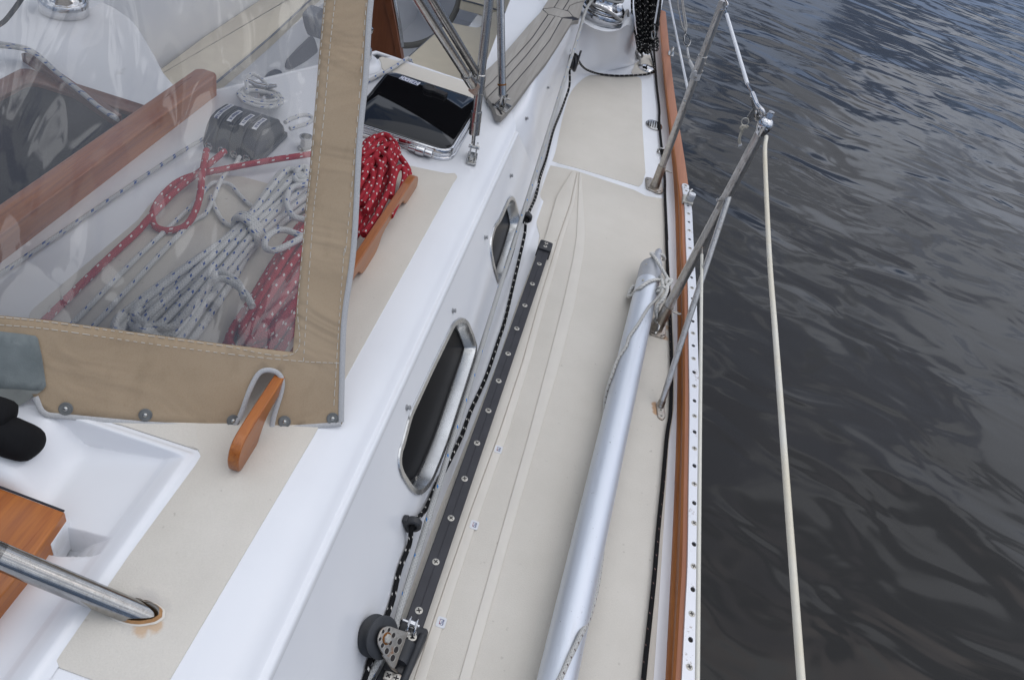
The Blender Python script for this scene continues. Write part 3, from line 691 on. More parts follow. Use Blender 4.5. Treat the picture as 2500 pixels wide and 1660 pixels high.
# perforated alloy track on the rail
TZ0, TZ1 = .0495, .0535
P0 = zp((1681, 522), TZ1).y; P1 = zp((1683, 1627.5), TZ1).y; PITCH = (P0 - P1) / 15
tr = thing('perforated_track', 'flat silver perforated track with screws and holes, on top of teak toe rail', 'track', V(track_c(1.6), 1.6, TZ0))
mb = MB().mat('rail_alloy'); holes = []; screws = []
y_end = P0 + PITCH * 1.62
def cellplate(ya, yb, yh):
    """piece of the bar between ya and yb; with a hole at yh"""
    hw = .0128; n = 16
    def q(x, y, z): return V(track_c(y) + x, y, z)
    corners = []
    for k in range(n):
        a = 2 * math.pi * k / n + math.pi / n * 0; c, s_ = math.cos(a), math.sin(a)
        tx = hw / abs(c) if abs(c) > 1e-6 else 1e9
        ty = (yb - yh if s_ > 0 else yh - ya) / abs(s_) if abs(s_) > 1e-6 else 1e9
        t_ = min(tx, ty); corners.append((c * t_, s_ * t_))
    for k, (sx, sy) in enumerate(((1, 1), (-1, 1), (-1, -1), (1, -1))): corners[[2, 6, 10, 14][k]] = (sx * hw, (yb - yh) if sy > 0 else (ya - yh))
    top = [q(cx, yh + cy, TZ1) for cx, cy in corners]
    hol = [q(.0050 * math.cos(2 * math.pi * k / n), yh + .0058 * math.sin(2 * math.pi * k / n), TZ1) for k in range(n)]
    hb = [p - V(0, 0, .0036) for p in hol]
    vs = top + hol + hb
    mb.mat('rail_alloy'); mb.add(vs, [[k, (k + 1) % n, n + (k + 1) % n, n + k] for k in range(n)] + [[n + k, n + (k + 1) % n, 2 * n + (k + 1) % n, 2 * n + k] for k in range(n)])
    mb.mat('hole_dark'); mb.add(hb, [list(range(n))])
def plainplate(ya, yb):
    m = 2; vs = []
    for k in range(m + 1):
        y = ya + (yb - ya) * k / m; vs += [V(track_c(y) - .0128, y, TZ1), V(track_c(y) + .0128, y, TZ1)]
    mb.mat('rail_alloy'); mb.add(vs, [[2 * k, 2 * k + 1, 2 * k + 3, 2 * k + 2] for k in range(m)])
k = 0; y = P0 + PITCH * 1.25; yy = y
first = P0 + PITCH
plainplate(P0 + PITCH * .75, y_end)
yk = P0 + PITCH * .75
i = 0
while yk > .1:
    yb = yk; ya = yk - PITCH / 2
    if i % 2 == 0: cellplate(ya, yb, (ya + yb) / 2)
    else: plainplate(ya, yb); screws.append((ya + yb) / 2)
    yk = ya; i += 1
# sides of the bar and the rounded end
vs = []; yl = [.1 + (y_end - .1) * k / 40 for k in range(41)]
for s_ in (-1, 1):
    mb.mat('rail_alloy'); vs = []
    for y in yl: vs += [V(track_c(y) + s_ * .0128, y, TZ1), V(track_c(y) + s_ * .0132, y, TZ0 - .001)]
    mb.add(vs, [[2 * k, 2 * k + 1, 2 * k + 3, 2 * k + 2] for k in range(40)])
mb.build('track_bar', tr, sharp=30)
mb = MB().mat('rail_alloy'); cxe = track_c(y_end + .02)
endp = [V(cxe - .013, y_end + .0015, TZ0), V(cxe + .013, y_end + .0015, TZ0)] + [V(cxe + .013 * math.cos(a), y_end + .020 + .013 * math.sin(a), TZ0) for a in [k * math.pi / 10 for k in range(11)]]
mb.prism(endp, V(0, 0, .005), .001); mb.build('end_stop', tr)
def add_screw(o, n, r, parent, mat='screw_steel', slot=True):
    mb = MB(); mb.screw(o, n, r, slot, mat); return mb.build('screw', parent)
UPZ = V(0, 0, 1)
for y in screws: add_screw(V(track_c(y), y, TZ1 - .0004), UPZ, .0068, tr)
for y in (y_end + .017, P0 + PITCH * 1.45, P0 + PITCH): add_screw(V(track_c(y), y, TZ1 + (.001 if y > y_end else -.0004)), UPZ, .0062, tr)

# plunger stop on the perforated track
c = zp(C6(690, 700), TZ1); cx = track_c(c.y); SLY = c.y
sl = thing('track_slider', 'small silver plunger stop with eye, clamped on the perforated rail track', 'track slider', V(cx, SLY, TZ0))
mb = MB().mat('screw_steel'); mb.box(V(cx, SLY, TZ1 + .004), .036, .052, .008); mb.box(V(cx - .0165, SLY, TZ1 - .001), .004, .052, .008); mb.box(V(cx + .0165, SLY, TZ1 - .001), .004, .052, .008)
mb.build('body', sl, bevel=.0015)
mb = MB().mat('cast_alloy'); mb.lathe([(.0125, 0), (.0125, .014), (.0105, .017), (.0105, .019)], V(cx + .006, SLY - .006, TZ1 + .008), UPZ, 20)
mb.mat('sticker_white'); mb.lathe([(.0118, .0), (.0124, .003), (.0118, .007), (.004, .0074), (.0036, .006), (.0001, .006)], V(cx + .006, SLY - .006, TZ1 + .0265), UPZ, 20); mb.build('knob', sl)
mb = MB().mat('stainless'); mb.tube(smooth_path([V(cx - .004, SLY + .004, TZ1 + .008), V(cx - .004, SLY + .010, TZ1 + .026), V(cx + .002, SLY + .020, TZ1 + .034), V(cx + .006, SLY + .026, TZ1 + .024), V(cx + .006, SLY + .024, TZ1 + .006)], 6), .0042, 10); mb.build('eye', sl)

# small eye plate further aft on the rail
c = zp(C5(1205, 1150), .05)
ey = thing('eye_plate', 'small stainless eye plate standing on the far aft part of the teak rail', 'eye plate', V(c.x, c.y, .049))
mb = MB().mat('stainless'); mb.prism(roundpoly([V(c.x - .014, c.y - .034, .0485), V(c.x + .014, c.y - .034, .0485), V(c.x + .014, c.y + .034, .0485), V(c.x - .014, c.y + .034, .0485)], .012), V(0, 0, .004), .001); mb.build('plate', ey)
mb = MB().mat('stainless'); mb.tube(smooth_path([V(c.x, c.y - .022, .05), V(c.x, c.y - .012, .076), V(c.x, c.y + .01, .078), V(c.x, c.y + .020, .05)], 5), .005, 8); mb.build('eye', ey)

# oval deck cap, drain strainer, stud
c = zp(C5(690, 1490), .0); 
dc = thing('oval_fitting', 'shiny oval steel deck fitting beside the knotted grey rope end', 'deck fitting', c)
mb = MB().mat('chrome'); mb.lathe([(.042, 0), (.041, .004), (.034, .010), (.018, .014), (.0001, .015)], c + V(0, 0, .003), UPZ, 24)
mb.build('cover', dc); mb = MB().mat('hole_dark'); mb.box(c + V(.004, .004, .0172), .030, .004, .002); mb.build('slot', dc); mb = MB().mat('hole_dark'); mb.box(c + V(-.004, -.012, .0162), .016, .004, .002); mb.build('slot', dc)
c = zp(Z2(2082, 800), .002)
dr = thing('deck_drain', 'oval slotted steel drain set in the white deck edge near the aft stanchion', 'drain', c)
mb = MB().mat('stainless'); ov = lambda a, b, z, n=24: [V(c.x + a * math.cos(2 * math.pi * k / n), c.y + b * math.sin(2 * math.pi * k / n), z) for k in range(n)]
mb.prism(ov(.036, .046, .0005), V(0, 0, .004), .0015); mb.build('plate', dr)
for k in range(6):
    x = c.x - .024 + k * .0096; L = .030 * math.sqrt(max(.2, 1 - ((x - c.x) / .034) ** 2)); mb = MB().mat('hole_dark')
    mb.prism(roundpoly([V(x - .0022, c.y - L, .0042), V(x + .0022, c.y - L, .0042), V(x + .0022, c.y + L, .0042), V(x - .0022, c.y + L, .0042)], .002, 2), V(0, 0, .0007)); mb.build('slot', dr)
c = zp(C6(300, 15), .0)
st = thing('cord_clip', 'small steel clip on the deck edge just aft of the aft stanchion foot', 'clip', c)
mb = MB().mat('stainless'); mb.prism(roundpoly([c + V(-.014, -.02, .0005), c + V(.014, -.02, .0005), c + V(.014, .02, .0005), c + V(-.014, .02, .0005)], .006), V(0, 0, .003), .001); mb.build('plate', st)
mb = MB().mat('stainless'); mb.tube(smooth_path([c + V(-.010, 0, .003), c + V(-.008, 0, .016), c + V(.008, 0, .016), c + V(.010, 0, .003)], 5), .003, 8); mb.build('loop', st)

# ------------------------------------------------------------------ stanchions
def stanchion(label, base_px, top_px, plate_px, matname, near):
    b = zp(base_px, .0); y0 = b.y; t = yp(top_px, y0)
    root = thing('stanchion', label, 'stanchion', b, 'lifeline stanchions of the boarding gate')
    ax = (t - b).normalized()
    mb = MB().mat(matname); P = [b + ax * .05, b + ax * .3, t]; mb.tube(P, .0127, 18); mb.build('post', root)
    mb = MB().mat('rusty_steel'); pp = roundpoly([zp(p, .001) for p in plate_px], .012); mb.prism(pp, V(0, 0, .006), .002); pt = mb.build('base_plate', root)
    c = sum((Vector(p) for p in pp), V(0, 0, 0)) / len(pp)
    for p in plate_px:
        q = zp(p, .007); q = q + (c - q) * .28; q.z = .0068; add_screw(q, UPZ, .0058, pt, 'rusty_steel')
    mb = MB().mat('rusty_steel'); mb.tube([b + V(0, 0, .004), b + ax * .03, b + ax * .092], [(.018), .0155, .0150], 18); mb.lathe([(.0151, 0), (.0156, .002), (.0151, .006)], b + ax * .086, ax, 18)
    mb.build('socket', root)
    # wire loop on the socket
    o = b + ax * .078; mb = MB().mat('rusty_steel'); mb.tube(smooth_path([o + V(.012, -.006, .004), o + V(.030, -.010, .004), o + V(.040, 0, .0), o + V(.032, .010, -.006), o + V(.012, .006, -.006)], 6), .0022, 8); mb.build('ring', root)
    return root, b, t, ax
near, nb, nt, nax = stanchion('near weathered stanchion with diagonal brace, beside the tip of the silver pole', (1601, 806), (1862, 316), [A5(850, 1200), A5(1050, 1190), A5(1055, 1480), A5(1010, 1500), A5(815, 1440)], 'weathered_steel', True)
far_, fb, ft, fax = stanchion('slimmer aft stanchion wrapped with white tape, beside the oval drain', (1597, 459), (1766, 2), [C6(85, 375), C6(320, 425), C6(338, 600), C6(270, 612), C6(95, 530)], 'weathered_steel', False)
# near stanchion: ball cap, brace, brace clamp, brace foot
mb = MB().mat('chrome'); mb.lathe([(.0132, -.012), (.0136, -.004), (.0160, .002), (.0185, .010), (.0175, .018), (.013, .025), (.006, .029), (.0001, .030)], nt, nax, 24)
tip = nt + nax * .024
mb.lathe([(.0085, 0), (.0078, .014), (.0068, .016), (.0068, .020)], tip, nax, 14); mb.build('ball_cap', near)
def on_post(px, b, ax):                                            # point of a post nearest to the sight line
    r = ray(px); w = b - EYE; a, bb, c_ = ax.dot(ax), ax.dot(r), r.dot(r); d, e_ = ax.dot(w), r.dot(w)
    return b + ax * ((bb * e_ - c_ * d) / (a * c_ - bb * bb))
jt = on_post((1764, 490), nb, nax); bf = zp(C8(775, 470), .006)
bd = (jt + V(.004, -.016, 0) - bf).normalized()
mb = MB().mat('weathered_steel'); mb.tube([bf, bf + bd * .2, jt + V(.004, -.018, 0), jt + V(.004, -.018, 0) + bd * .03], .0076, 14); br = mb.build('brace', near)
mb = MB().mat('rusty_steel'); mb.prism(roundpoly([zp(C8(*p), .001) for p in ((590, 330), (880, 390), (945, 900), (820, 1010), (660, 900))], [.008, .008, .012, .010, .012]), V(0, 0, .005), .002)
mb.tube([bf - V(0, 0, .004), bf + bd * .016], .0092, 14); mb.build('foot', br)
for p in ((780, 612), (805, 820)): add_screw(zp(C8(*p), .006), UPZ, .0056, br, 'screw_steel')
mb = MB().mat('weathered_steel'); mb.lathe([(.0134, -.006), (.0142, -.005), (.0142, .005), (.0134, .006)], jt, nax, 20); mb.box(jt + V(-.010, -.008, -.004), .008, .016, .026); mb.lathe([(.004, 0), (.004, .008), (.0001, .009)], jt + V(-.014, -.01, .004), V(-1, -.6, .2), 10); mb.build('clamp', near)
# aft stanchion: outer sleeve, rivets, tape, wire loop at the head
sa, sb = on_post((1715, 138), fb, fax), on_post((1697, 176), fb, fax)
mb = MB().mat('weathered_steel'); mb.tube([sa, sb], .0153, 18); mb.lathe([(.0154, -.001), (.0162, 0), (.0154, .002)], sa, fax, 18)
for q in (.35, .8): mb.lathe([(.0035, 0), (.0035, .003), (.0001, .005)], sa + (sb - sa) * q + V(.014, -.006, 0), V(1, -.4, 0), 8)
mb.build('sleeve', far_)
mb = MB().mat('binding'); mb.tube([sb, on_post((1690, 191), fb, fax)], [.0165, .0172], 18); mb.build('tape_wrap', far_)
mb = MB().mat('stainless'); q = on_post((1677, 249), fb, fax); mb.lathe([(.0048, 0), (.0048, .004), (.0001, .006)], q + V(-.006, -.010, .004), V(-.3, -1, .2), 10); mb.build('rivet', far_)
mb = MB().mat('chrome'); q = on_post((1767, 6), fb, fax); mb.tube(smooth_path([q + V(.004, -.012, .010), q + V(.014, -.022, .002), q + V(.012, -.024, -.014), q + V(.002, -.014, -.020)], 6), .0032, 8); mb.build('wire_loop', far_)

# ------------------------------------------------------------------ lifelines
def line_thing(name, label, cat, pts, r, mat, n=8, group=None, seg=10):
    mb = MB().mat(mat); mb.tube(smooth_path(pts, n), r, seg); return one(mb, name, label, cat, group)
u0 = nt + nax * .010 + V(.004, -.010, -.004); u2 = zp((1962, 1672), .600)
ll = thing('lifeline', 'upper cream coated lifeline running forward from the ball cap of the near stanchion', 'lifeline', u0)
mid = u0.lerp(u2, .2); q = zp(Z3(716, 1300), mid.z + .01); 
mb = MB().mat('lifeline_aged'); k1, k2, k3 = zp(Z3(700, 1000), u0.z - .002), zp(Z8(1249, 300), .606), zp(Z8(1344, 1568), .600); kd = (k3 - k2)
mb.tube(smooth_path([u0 + (u2 - u0) * .03, k1, k2, k2 + kd * .5, k3] + [k3 + kd * q for q in (.5, 1., 1.5, 2., 2.5, 3.)], 6), .0045, 12); mb.build('coated_wire', ll)
mb = MB().mat('chrome'); d = (u2 - u0).normalized(); mb.tube([u0 - d * .004, u0 + d * .012], [.0055, .0040], 12); mb.mat('hole_dark'); mb.lathe([(.0085, 0), (.0088, .003), (.0085, .005)], u0 - d * .001, d, 14); mb.build('swage', ll)
l0 = on_post((1709, 596), nb, nax); l2 = zp((1702.5, 1672), .285)
ll = thing('lifeline', 'lower thin white lifeline running forward from halfway up the near stanchion, over the rail track', 'lifeline', l0)
la = l0 + V(.002, -.012, 0); d = (l2 - la).normalized()
mb = MB().mat('lifeline_vinyl'); mb.tube([la + d * .035, la + d * .3, l2 + d * 1.6], .0037, 10); mb.build('coated_wire', ll)
mb = MB().mat('rusty_steel'); mb.tube([la - d * .012, la + d * .036], .0027, 10); mb.lathe([(.0062, 0), (.0064, .003)], la - d * .004, d, 12); mb.build('swage', ll)
g0 = on_post((1772, 20), fb, fax) + V(.012, -.02, .004); g1 = nt + nax * .060 + V(-.004, .022, .020)
gl_ = thing('gate_line', 'short white gate lifeline with snap hook between the two stanchion heads', 'lifeline', g1)
def gp(q): return g0 + (g1 - g0) * q
pa, pb = yp(Z3(455, 95), g0.y - (g0.y - g1.y) * .14), yp(Z3(588, 540), g0.y - (g0.y - g1.y) * .70)
mb = MB().mat('white_vinyl'); mb.tube([pa, pb], .0050, 12); mb.build('coated_wire', gl_)
mb = MB().mat('chrome'); mb.tube([yp(Z3(440, 42), g0.y), pa], .0030, 8); mb.build('swage', gl_)
HK = nb.y + .030
h1 = yp(C4(1195, 255), HK + .06); h2 = yp(C4(1290, 490), HK + .02)
mb = MB().mat('chrome'); mb.tube([pb, h1], .0034, 10); mb.tube([h1 - (h2 - h1) * .05, h1 + (h2 - h1) * .25, h2], [.0056, .0062, .0055], 12)
hook = [h2, yp(C4(1380, 590), HK), yp(C4(1420, 680), HK), yp(C4(1375, 745), HK), yp(C4(1325, 720), HK)]
mb.tube(smooth_path(hook, 5), [.0055] * 6 + [.006] * 10 + [.0042] * 5, 12); hk = mb.build('snap_hook', gl_)
mb = MB().mat('stainless'); mb.prism([yp(C4(*p), HK - .006) for p in ((1150, 330), (1185, 330), (1270, 560), (1230, 690), (1230, 790), (1150, 860), (1115, 830), (1085, 750), (1200, 590))], V(0, .007, 0)); mb.build('latch', hk)
mb = MB().mat('stainless'); mb.tube(smooth_path([tip + nax * .018, yp(C4(1310, 820), HK - .002), yp(C4(1262, 660), HK - .002), yp(C4(1300, 640), HK + .006), yp(C4(1345, 790), HK + .006), tip + nax * .016 + V(0, .006, 0)], 6), .0036, 10); mb.build('head_eye', near)
ctr = yp(C4(1040, 850), HK - .01)
mb = MB().mat('screw_steel'); rr = (yp(C4(960, 860), HK - .01) - ctr).length
mb.tube([ctr + V(math.cos(a) * rr, .15 * math.sin(a) * rr, math.sin(a) * rr) for a in [k * 2 * math.pi / 24 for k in range(24)]], .0012, 8, closed=True); mb.build('split_ring', gl_)
lan = thing('lanyard', 'short frayed beige cord hanging from the split ring of the gate hook', 'lanyard', yp(C4(935, 1340), HK - .012))
mb = MB().mat('rope_string'); mb.tube(smooth_path([yp(C4(*p), HK - .012) for p in ((1010, 960), (975, 1040), (935, 1150), (915, 1250), (930, 1330))], 5), (.0034), 10); mb.build('cord', lan)
mb = MB().mat('rope_string'); mb.tube(smooth_path([yp(C4(*p), HK - .016) for p in ((1095, 935), (1070, 975), (1030, 950), (980, 940), (945, 980), (975, 1010), (1020, 965))], 5), .0030, 8); mb.build('knot', lan)
mb = MB().mat('white_vinyl'); e0 = yp(C4(930, 1320), HK - .012); mb.tube([e0, yp(C4(937, 1355), HK - .012)], [.0040, .0036], 10); mb.tube([yp(C4(930, 1350), HK - .012), yp(C4(900, 1375), HK - .012)], .0014, 6); mb.tube([yp(C4(942, 1350), HK - .012), yp(C4(972, 1345), HK - .012)], .0014, 6); mb.build('whipped_end', lan)
# aft lines
a0 = on_post((1673, 228), fb, fax)
line_thing('lifeline', 'white coated lower lifeline running aft from the taped stanchion past the rope coil', 'lifeline', [a0, yp((1634, 0), 4.35), yp((1622, -70), 5.0)], .0046, 'white_vinyl', 2)
q0 = on_post(C5(1650, 1480), fb, fax); 
pend = thing('gate_strap', 'doubled grey lashing with small shackle, hanging aft of the taped stanchion', 'lashing', q0)
PY = lambda p: yp(C5(*p), 3.05 + (1500 - p[1]) * .0004)
mb = MB().mat('rope_grey'); mb.tube(smooth_path([PY((1505, 690)), PY((1440, 560)), PY((1395, 350)), PY((1355, 160)), PY((1345, 0)), PY((1340, -200))], 4), .0032, 8); mb.tube(smooth_path([PY((1515, 690)), PY((1535, 560)), PY((1495, 300)), PY((1465, 100)), PY((1440, -200))], 4), .0036, 8); mb.tube(smooth_path([PY((1512, 690)), PY((1490, 500)), PY((1450, 200)), PY((1400, -200))], 4), .0032, 8); mb.build('cord', pend)
mb = MB().mat('stainless'); mb.tube(smooth_path([PY(p) for p in ((1520, 740), (1610, 850), (1590, 960), (1545, 985), (1490, 930), (1480, 810))], 5, True), .0034, 8, closed=True); mb.tube([PY((1505, 620)), PY((1520, 740))], .0030, 8); mb.tube([PY((1550, 960)), PY((1555, 1040))], .0032, 8); mb.build('shackle', pend)
mb = MB().mat('binding'); mb.tube(smooth_path([PY((1550, 1040)), PY((1575, 1200)), PY((1610, 1330)), q0 + V(-.008, -.014, 0), q0 + V(.0, -.018, -.012)], 4), [.0045] * 8 + [.007] * 9, 10); mb.build('strap', pend)

# ================================================================== CABIN SIDE, TRACK AND LINES
from mathutils.bvhtree import BVHTree
def solid(names):
    vs, fs = [], []
    for o in COL.objects:
        if o.type == 'MESH' and o.name.split('.')[0] in names:
            k = len(vs); w = Matrix.Translation(o.location if o.parent is None else V(0, 0, 0)); vs += [w @ v.co for v in o.data.vertices]; fs += [[k + i for i in p.vertices] for p in o.data.polygons]
    return BVHTree.FromPolygons(vs, fs)
BOAT = solid({'side_deck', 'cabin_house', 'cockpit_coaming', 'nonskid_panel', 'sea_hood', 'track_plinth'})
def hit(p, lift=0.):
    r = ray(p).normalized(); q, n, i, d = BOAT.ray_cast(EYE, r)
    if n.dot(r) > 0: n = -n
    return q + n * lift, n
def portlight(label, outline):
    P = ccw(roundpoly([sp(p, .0004) for p in outline], .018, 4), SN); P = inset(P, SN, -.0005)
    c = sum(P, V(0, 0, 0)) / len(P); root = thing('portlight', label, 'porthole', c - V(0, 0, .06), 'portlights in the cabin side')
    inn = inset(P, SN, .0120); inn2 = [p - SN * .026 for p in inset(P, SN, .0190)]; m = len(P)
    a1 = [p + SN * .0035 for p in inset(P, SN, .001)]; b1 = [p + SN * .0035 for p in inset(inn, SN, -.001)]
    rings = [P, a1, b1, [p + SN * .002 for p in inn], inn2]
    mb = MB().mat('port_steel'); vs = [p for r in rings for p in r]
    mb.add(vs, [[k * m + i, k * m + (i + 1) % m, (k + 1) * m + (i + 1) % m, (k + 1) * m + i] for k in range(4) for i in range(m)]); fr = mb.build('frame', root, sharp=35)
    mb = MB().mat('port_glass'); mb.add([p + SN * .002 for p in inn2], [list(range(m))]); mb.build('pane', root)
    q = inset(P, SN, .0225); mb = MB().mat('rubber'); vs = [p - SN * .0235 for p in inset(P, SN, .0195)] + [p - SN * .0215 for p in q] + [p - SN * .0245 for p in inset(q, SN, .0015)]
    mb.add(vs, [[k * m + i, k * m + (i + 1) % m, (k + 1) * m + (i + 1) % m, (k + 1) * m + i] for k in range(2) for i in range(m)]); mb.build('gasket', root)
    for k in (0, 1):
        o = q[[int(m * .04), int(m * .52)][k]] - SN * .018; mb = MB(); mb.screw(o, SN, .0045); mb.build('screw', fr)
    return root
portlight('larger-looking steel framed porthole with wide bright lower ledge, nearer the pulley', OUT1)
portlight('steel framed porthole next to the head of the black track, farther from the pulley', OUT2)

for px, lab in ((Z5(503, 1293), 'grey snap stud beside the upper edge of the porthole nearer the pulley'), (Z5(797, 676), 'grey snap stud just aft of the porthole nearer the pulley'), (Z2(1002, 1516), 'grey snap stud between the two portholes, nearest the aft one'),
                (Z2(1165, 1122), 'grey snap stud just below the aft end of the ridge on the cabin side'), (Z2(1264, 758), 'grey snap stud on white coaming just below the tip of the grey teak cap'), (Z2(1400, 560), 'grey snap stud on white coaming nearest the black lead block')):
    q, n = hit(px); mb = MB().mat('stud_grey'); mb.lathe([(.0058, -.001), (.0058, .001), (.0036, .002), (.0034, .004), (.0046, .0055), (.0044, .0075), (.0001, .0085)], q, n, 14)
    one(mb, 'snap_stud', lab, 'snap stud', 'snap studs along the cabin side')

# black track with screws and end stop
T0, T1 = zp((1316.6, 644.3), .036), zp((1022.7, 1489.8), .036); td = (T0 - T1).normalized(); tx = td.cross(V(0, 0, 1)).normalized()
gt = thing('sheet_track', 'long black sheet track screwed to the deck beside the cabin', 'track', V(T0.x, (T0.y + T1.y) / 2, .011))
ta, tb = T1 - td * 2.0, T0 + td * .075; tc = (ta + tb) / 2
mb = MB().mat('track_black'); L = (tb - ta).length
prof = [(-.0165, .0095), (-.0165, .019), (-.0125, .022), (-.0125, .026), (-.0165, .030), (-.0165, .0345), (-.015, .036), (-.0012, .036), (-.0006, .0354), (.0006, .0354), (.0012, .036), (.015, .036), (.0165, .0345), (.0165, .030), (.0125, .026), (.0125, .022), (.0165, .019), (.0165, .0095)]
e = [V(ta.x, ta.y, 0) + tx * a + UPZ * b for a, b in prof]; e2 = [p + td * L for p in e]; m = len(e)
mb.add(e + e2, [[i, m + i, m + i + 1, i + 1] for i in range(m - 1)] + [list(range(m)), list(range(m, 2 * m))[::-1]]); mb.build('track_bar', gt, sharp=25)
NSC = 11; step = (T0 - T1) / NSC
for k in range(NSC + 1): add_screw(T1 + step * k - V(0, 0, .0003), UPZ, .0072, gt)
es = tb + td * .018
mb = MB().mat('black_plastic'); mb.prism(roundpoly([V(es.x, es.y, .0095) + tx * a + td * b for a, b in ((-.021, -.022), (.021, -.022), (.0195, .026), (-.0195, .026))], .006), V(0, 0, .033), .004); es_o = mb.build('end_stop', gt)
for k in (-.006, .012): add_screw(V(es.x, es.y, .0422) + td * k, UPZ, .0058, es_o)

# deck stickers
for px, lab, g in ((A3(1372, 712), 'white printed sticker on the deck right beside the pulley car', 1), (Z7(936, 577), 'white printed sticker on the deck, the middle one along the track', 1), (Z7(1090, 95), 'white printed sticker on the deck, the one farthest from the pulley car', 1)):
    c = zp(px, .0055); d = td; x = tx; w = .0085
    root = thing('sticker', lab, 'sticker', V(c.x, c.y, .0052), 'small stickers along the track')
    mb = MB().mat('sticker_white'); mb.prism(roundpoly([V(c.x, c.y, .0046) + x * a + d * b for a, b in ((-w, -.0105), (w, -.0105), (w, .0105), (-w, .0105))], .004), V(0, 0, .0008)); mb.build('backing', root)
    mb = MB().mat('print_faded'); z = V(c.x, c.y, .0055)
    mb.box(z + d * .0052 - x * .0002, .0072, .0012, .0004, (x, d, UPZ)); mb.box(z + d * .0040 + x * .0030, .0024, .0030, .0004, (x, d, UPZ)); mb.box(z - x * -.0040, .0010, .0110, .0004, (x, d, UPZ))
    mb.tube([z + x * .0012 + d * -.0034 + x * (math.cos(a) * .0021) + d * (math.sin(a) * .0021) for a in [k * math.pi / 6 for k in range(12)]], .00055, 6, closed=True); mb.box(z + x * .0014 + d * .0010, .0030, .0022, .0004, (x, d, UPZ))
    mb.mat('print_red'); mb.box(z - x * .0030 - d * .0002, .0010, .0090, .0004, (x, d, UPZ)); mb.box(z - x * .0022 - d * .0032, .0018, .0030, .0004, (x, d, UPZ)); mb.build('print', root)

# pulley car on the track
def a3(x, y, z): return zp(A3(x, y), z)
car = thing('pulley_car', 'black track car with upright sheave and drilled steel cheek plate', 'pulley', V(a3(760, 1100, .01).x, a3(760, 1100, .01).y, .011))
mb = MB().mat('black_plastic'); mb.prism(roundpoly([a3(x, y, .046) - V(0, 0, .035) for x, y in ((775, 655), (850, 672), (880, 740), (1030, 765), (1165, 800), (1185, 840), (1165, 935), (880, 1520), (640, 2000), (230, 2000), (420, 1520), (530, 1320), (735, 800))], .004, 3), V(0, 0, .035), .003); mb.build('body', car)
mb = MB().mat('sheave_black'); mb.tube([a3(1098, 905, .047), a3(868, 1452, .047), a3(640, 1995, .047)], .0070, 12); mb.tube([a3(870, 1030, .045), a3(740, 1330, .045)], (.016), 12, flat=V(0, 0, 1)); mb.build('rib', car)
mb = MB().mat('rubber'); mb.prism([a3(x, y, .046) for x, y in ((840, 985), (985, 1035), (960, 1065), (830, 1010))], V(0, 0, .0018)); mb.build('slot', car); mb = MB().mat('rubber'); mb.prism([a3(x, y, .046) for x, y in ((520, 1390), (820, 1480), (800, 1520), (520, 1420))], V(0, 0, .0018)); mb.build('slot', car)
mb = MB().mat('rusty_steel'); mb.prism(roundpoly([a3(x, y, .046) for x, y in ((545, 1432), (790, 1500), (760, 1620), (500, 1560))], .003), V(0, 0, .0035), .001); pl1 = mb.build('plate', car)
for x, y in ((592, 1500), (705, 1540)): add_screw(a3(x, y, .0492), UPZ, .0072, pl1)
mb = MB().mat('stainless'); mb.prism(roundpoly([a3(x, y, .047) for x, y in ((850, 800), (975, 775), (1005, 890), (985, 985), (900, 985), (830, 930))], .003), V(0, 0, .005), .0015); pl2 = mb.build('plate', car)
add_screw(a3(945, 930, .0518), UPZ, .0078, pl2)
mb = MB().mat('chrome'); r0, r1 = a3(900, 718, .062), a3(1000, 758, .062); d = (r1 - r0).normalized(); mb.tube([r0, r1], .0062, 14)
for q in (r0, r1): mb.lathe([(.0105, -.001), (.0112, 0), (.0105, .0012)], q, d, 16); mb.tube(smooth_path([q + V(0, 0, .010), q + V(0, -.012, .004), q + V(0, -.020, -.012)], 4), .0022, 8)
mb.tube([r0 - d * .012, r1 + d * .006], .0030, 10); mb.build('pin', car)
hub = zp(A3(572, 952), .112); sax = V(.72, -.25, .62).normalized()
fl1, fl0 = -.007, -.034
mb = MB().mat('sheave_black'); mb.lathe([(.0001, fl1), (.030, fl1), (.0335, fl1 - .002), (.0335, fl1 - .0045), (.024, fl1 - .0085), (.021, (fl1 + fl0) / 2), (.024, fl0 + .0085), (.0335, fl0 + .0045), (.0335, fl0 + .002), (.030, fl0), (.0001, fl0)], hub, sax, 40); mb.build('sheave', car)
def ck(x, y, off=0.): return pl(A3(x, y), hub + sax * off, sax)
out = [(440, 900), (465, 840), (510, 790), (560, 770), (620, 775), (720, 815), (850, 855), (870, 890), (850, 930), (825, 965), (820, 1000), (750, 1180), (690, 1350), (660, 1395), (630, 1375), (560, 1270), (470, 1130), (430, 1040), (425, 960)]
mb = MB().mat('rusty_steel'); O = [ck(x, y, -.001) for x, y in out]; mb.prism(roundpoly(O, .002, 3), sax * .0028, .0008)
f0, f1 = ck(640, 1385, .001), ck(720, 1440, -.012); mb.tube([ck(505, 1180, 0), ck(600, 1330, 0), ck(650, 1390, -.004), f1], .0022, 8); ckp = mb.build('cheek_plate', car)
for x, y, r in ((600, 825, .0030), (515, 850, .0027), (468, 960, .0027), (503, 1055, .0034), (668, 905, .0038), (620, 1018, .0036), (757, 995, .0050), (568, 1138, .0045), (706, 1117, .0050), (655, 1240, .0050)):
    mb = MB().mat('hole_dark'); o = ck(x, y, .0018); mb.lathe([(r, 0), (r, .0004), (.0001, .0004)], o, sax, 16); mb.mat('screw_steel'); mb.lathe([(r, .0), (r + .0006, .0006), (r + .0010, .0)], o, sax, 16); mb.build('hole', ckp)
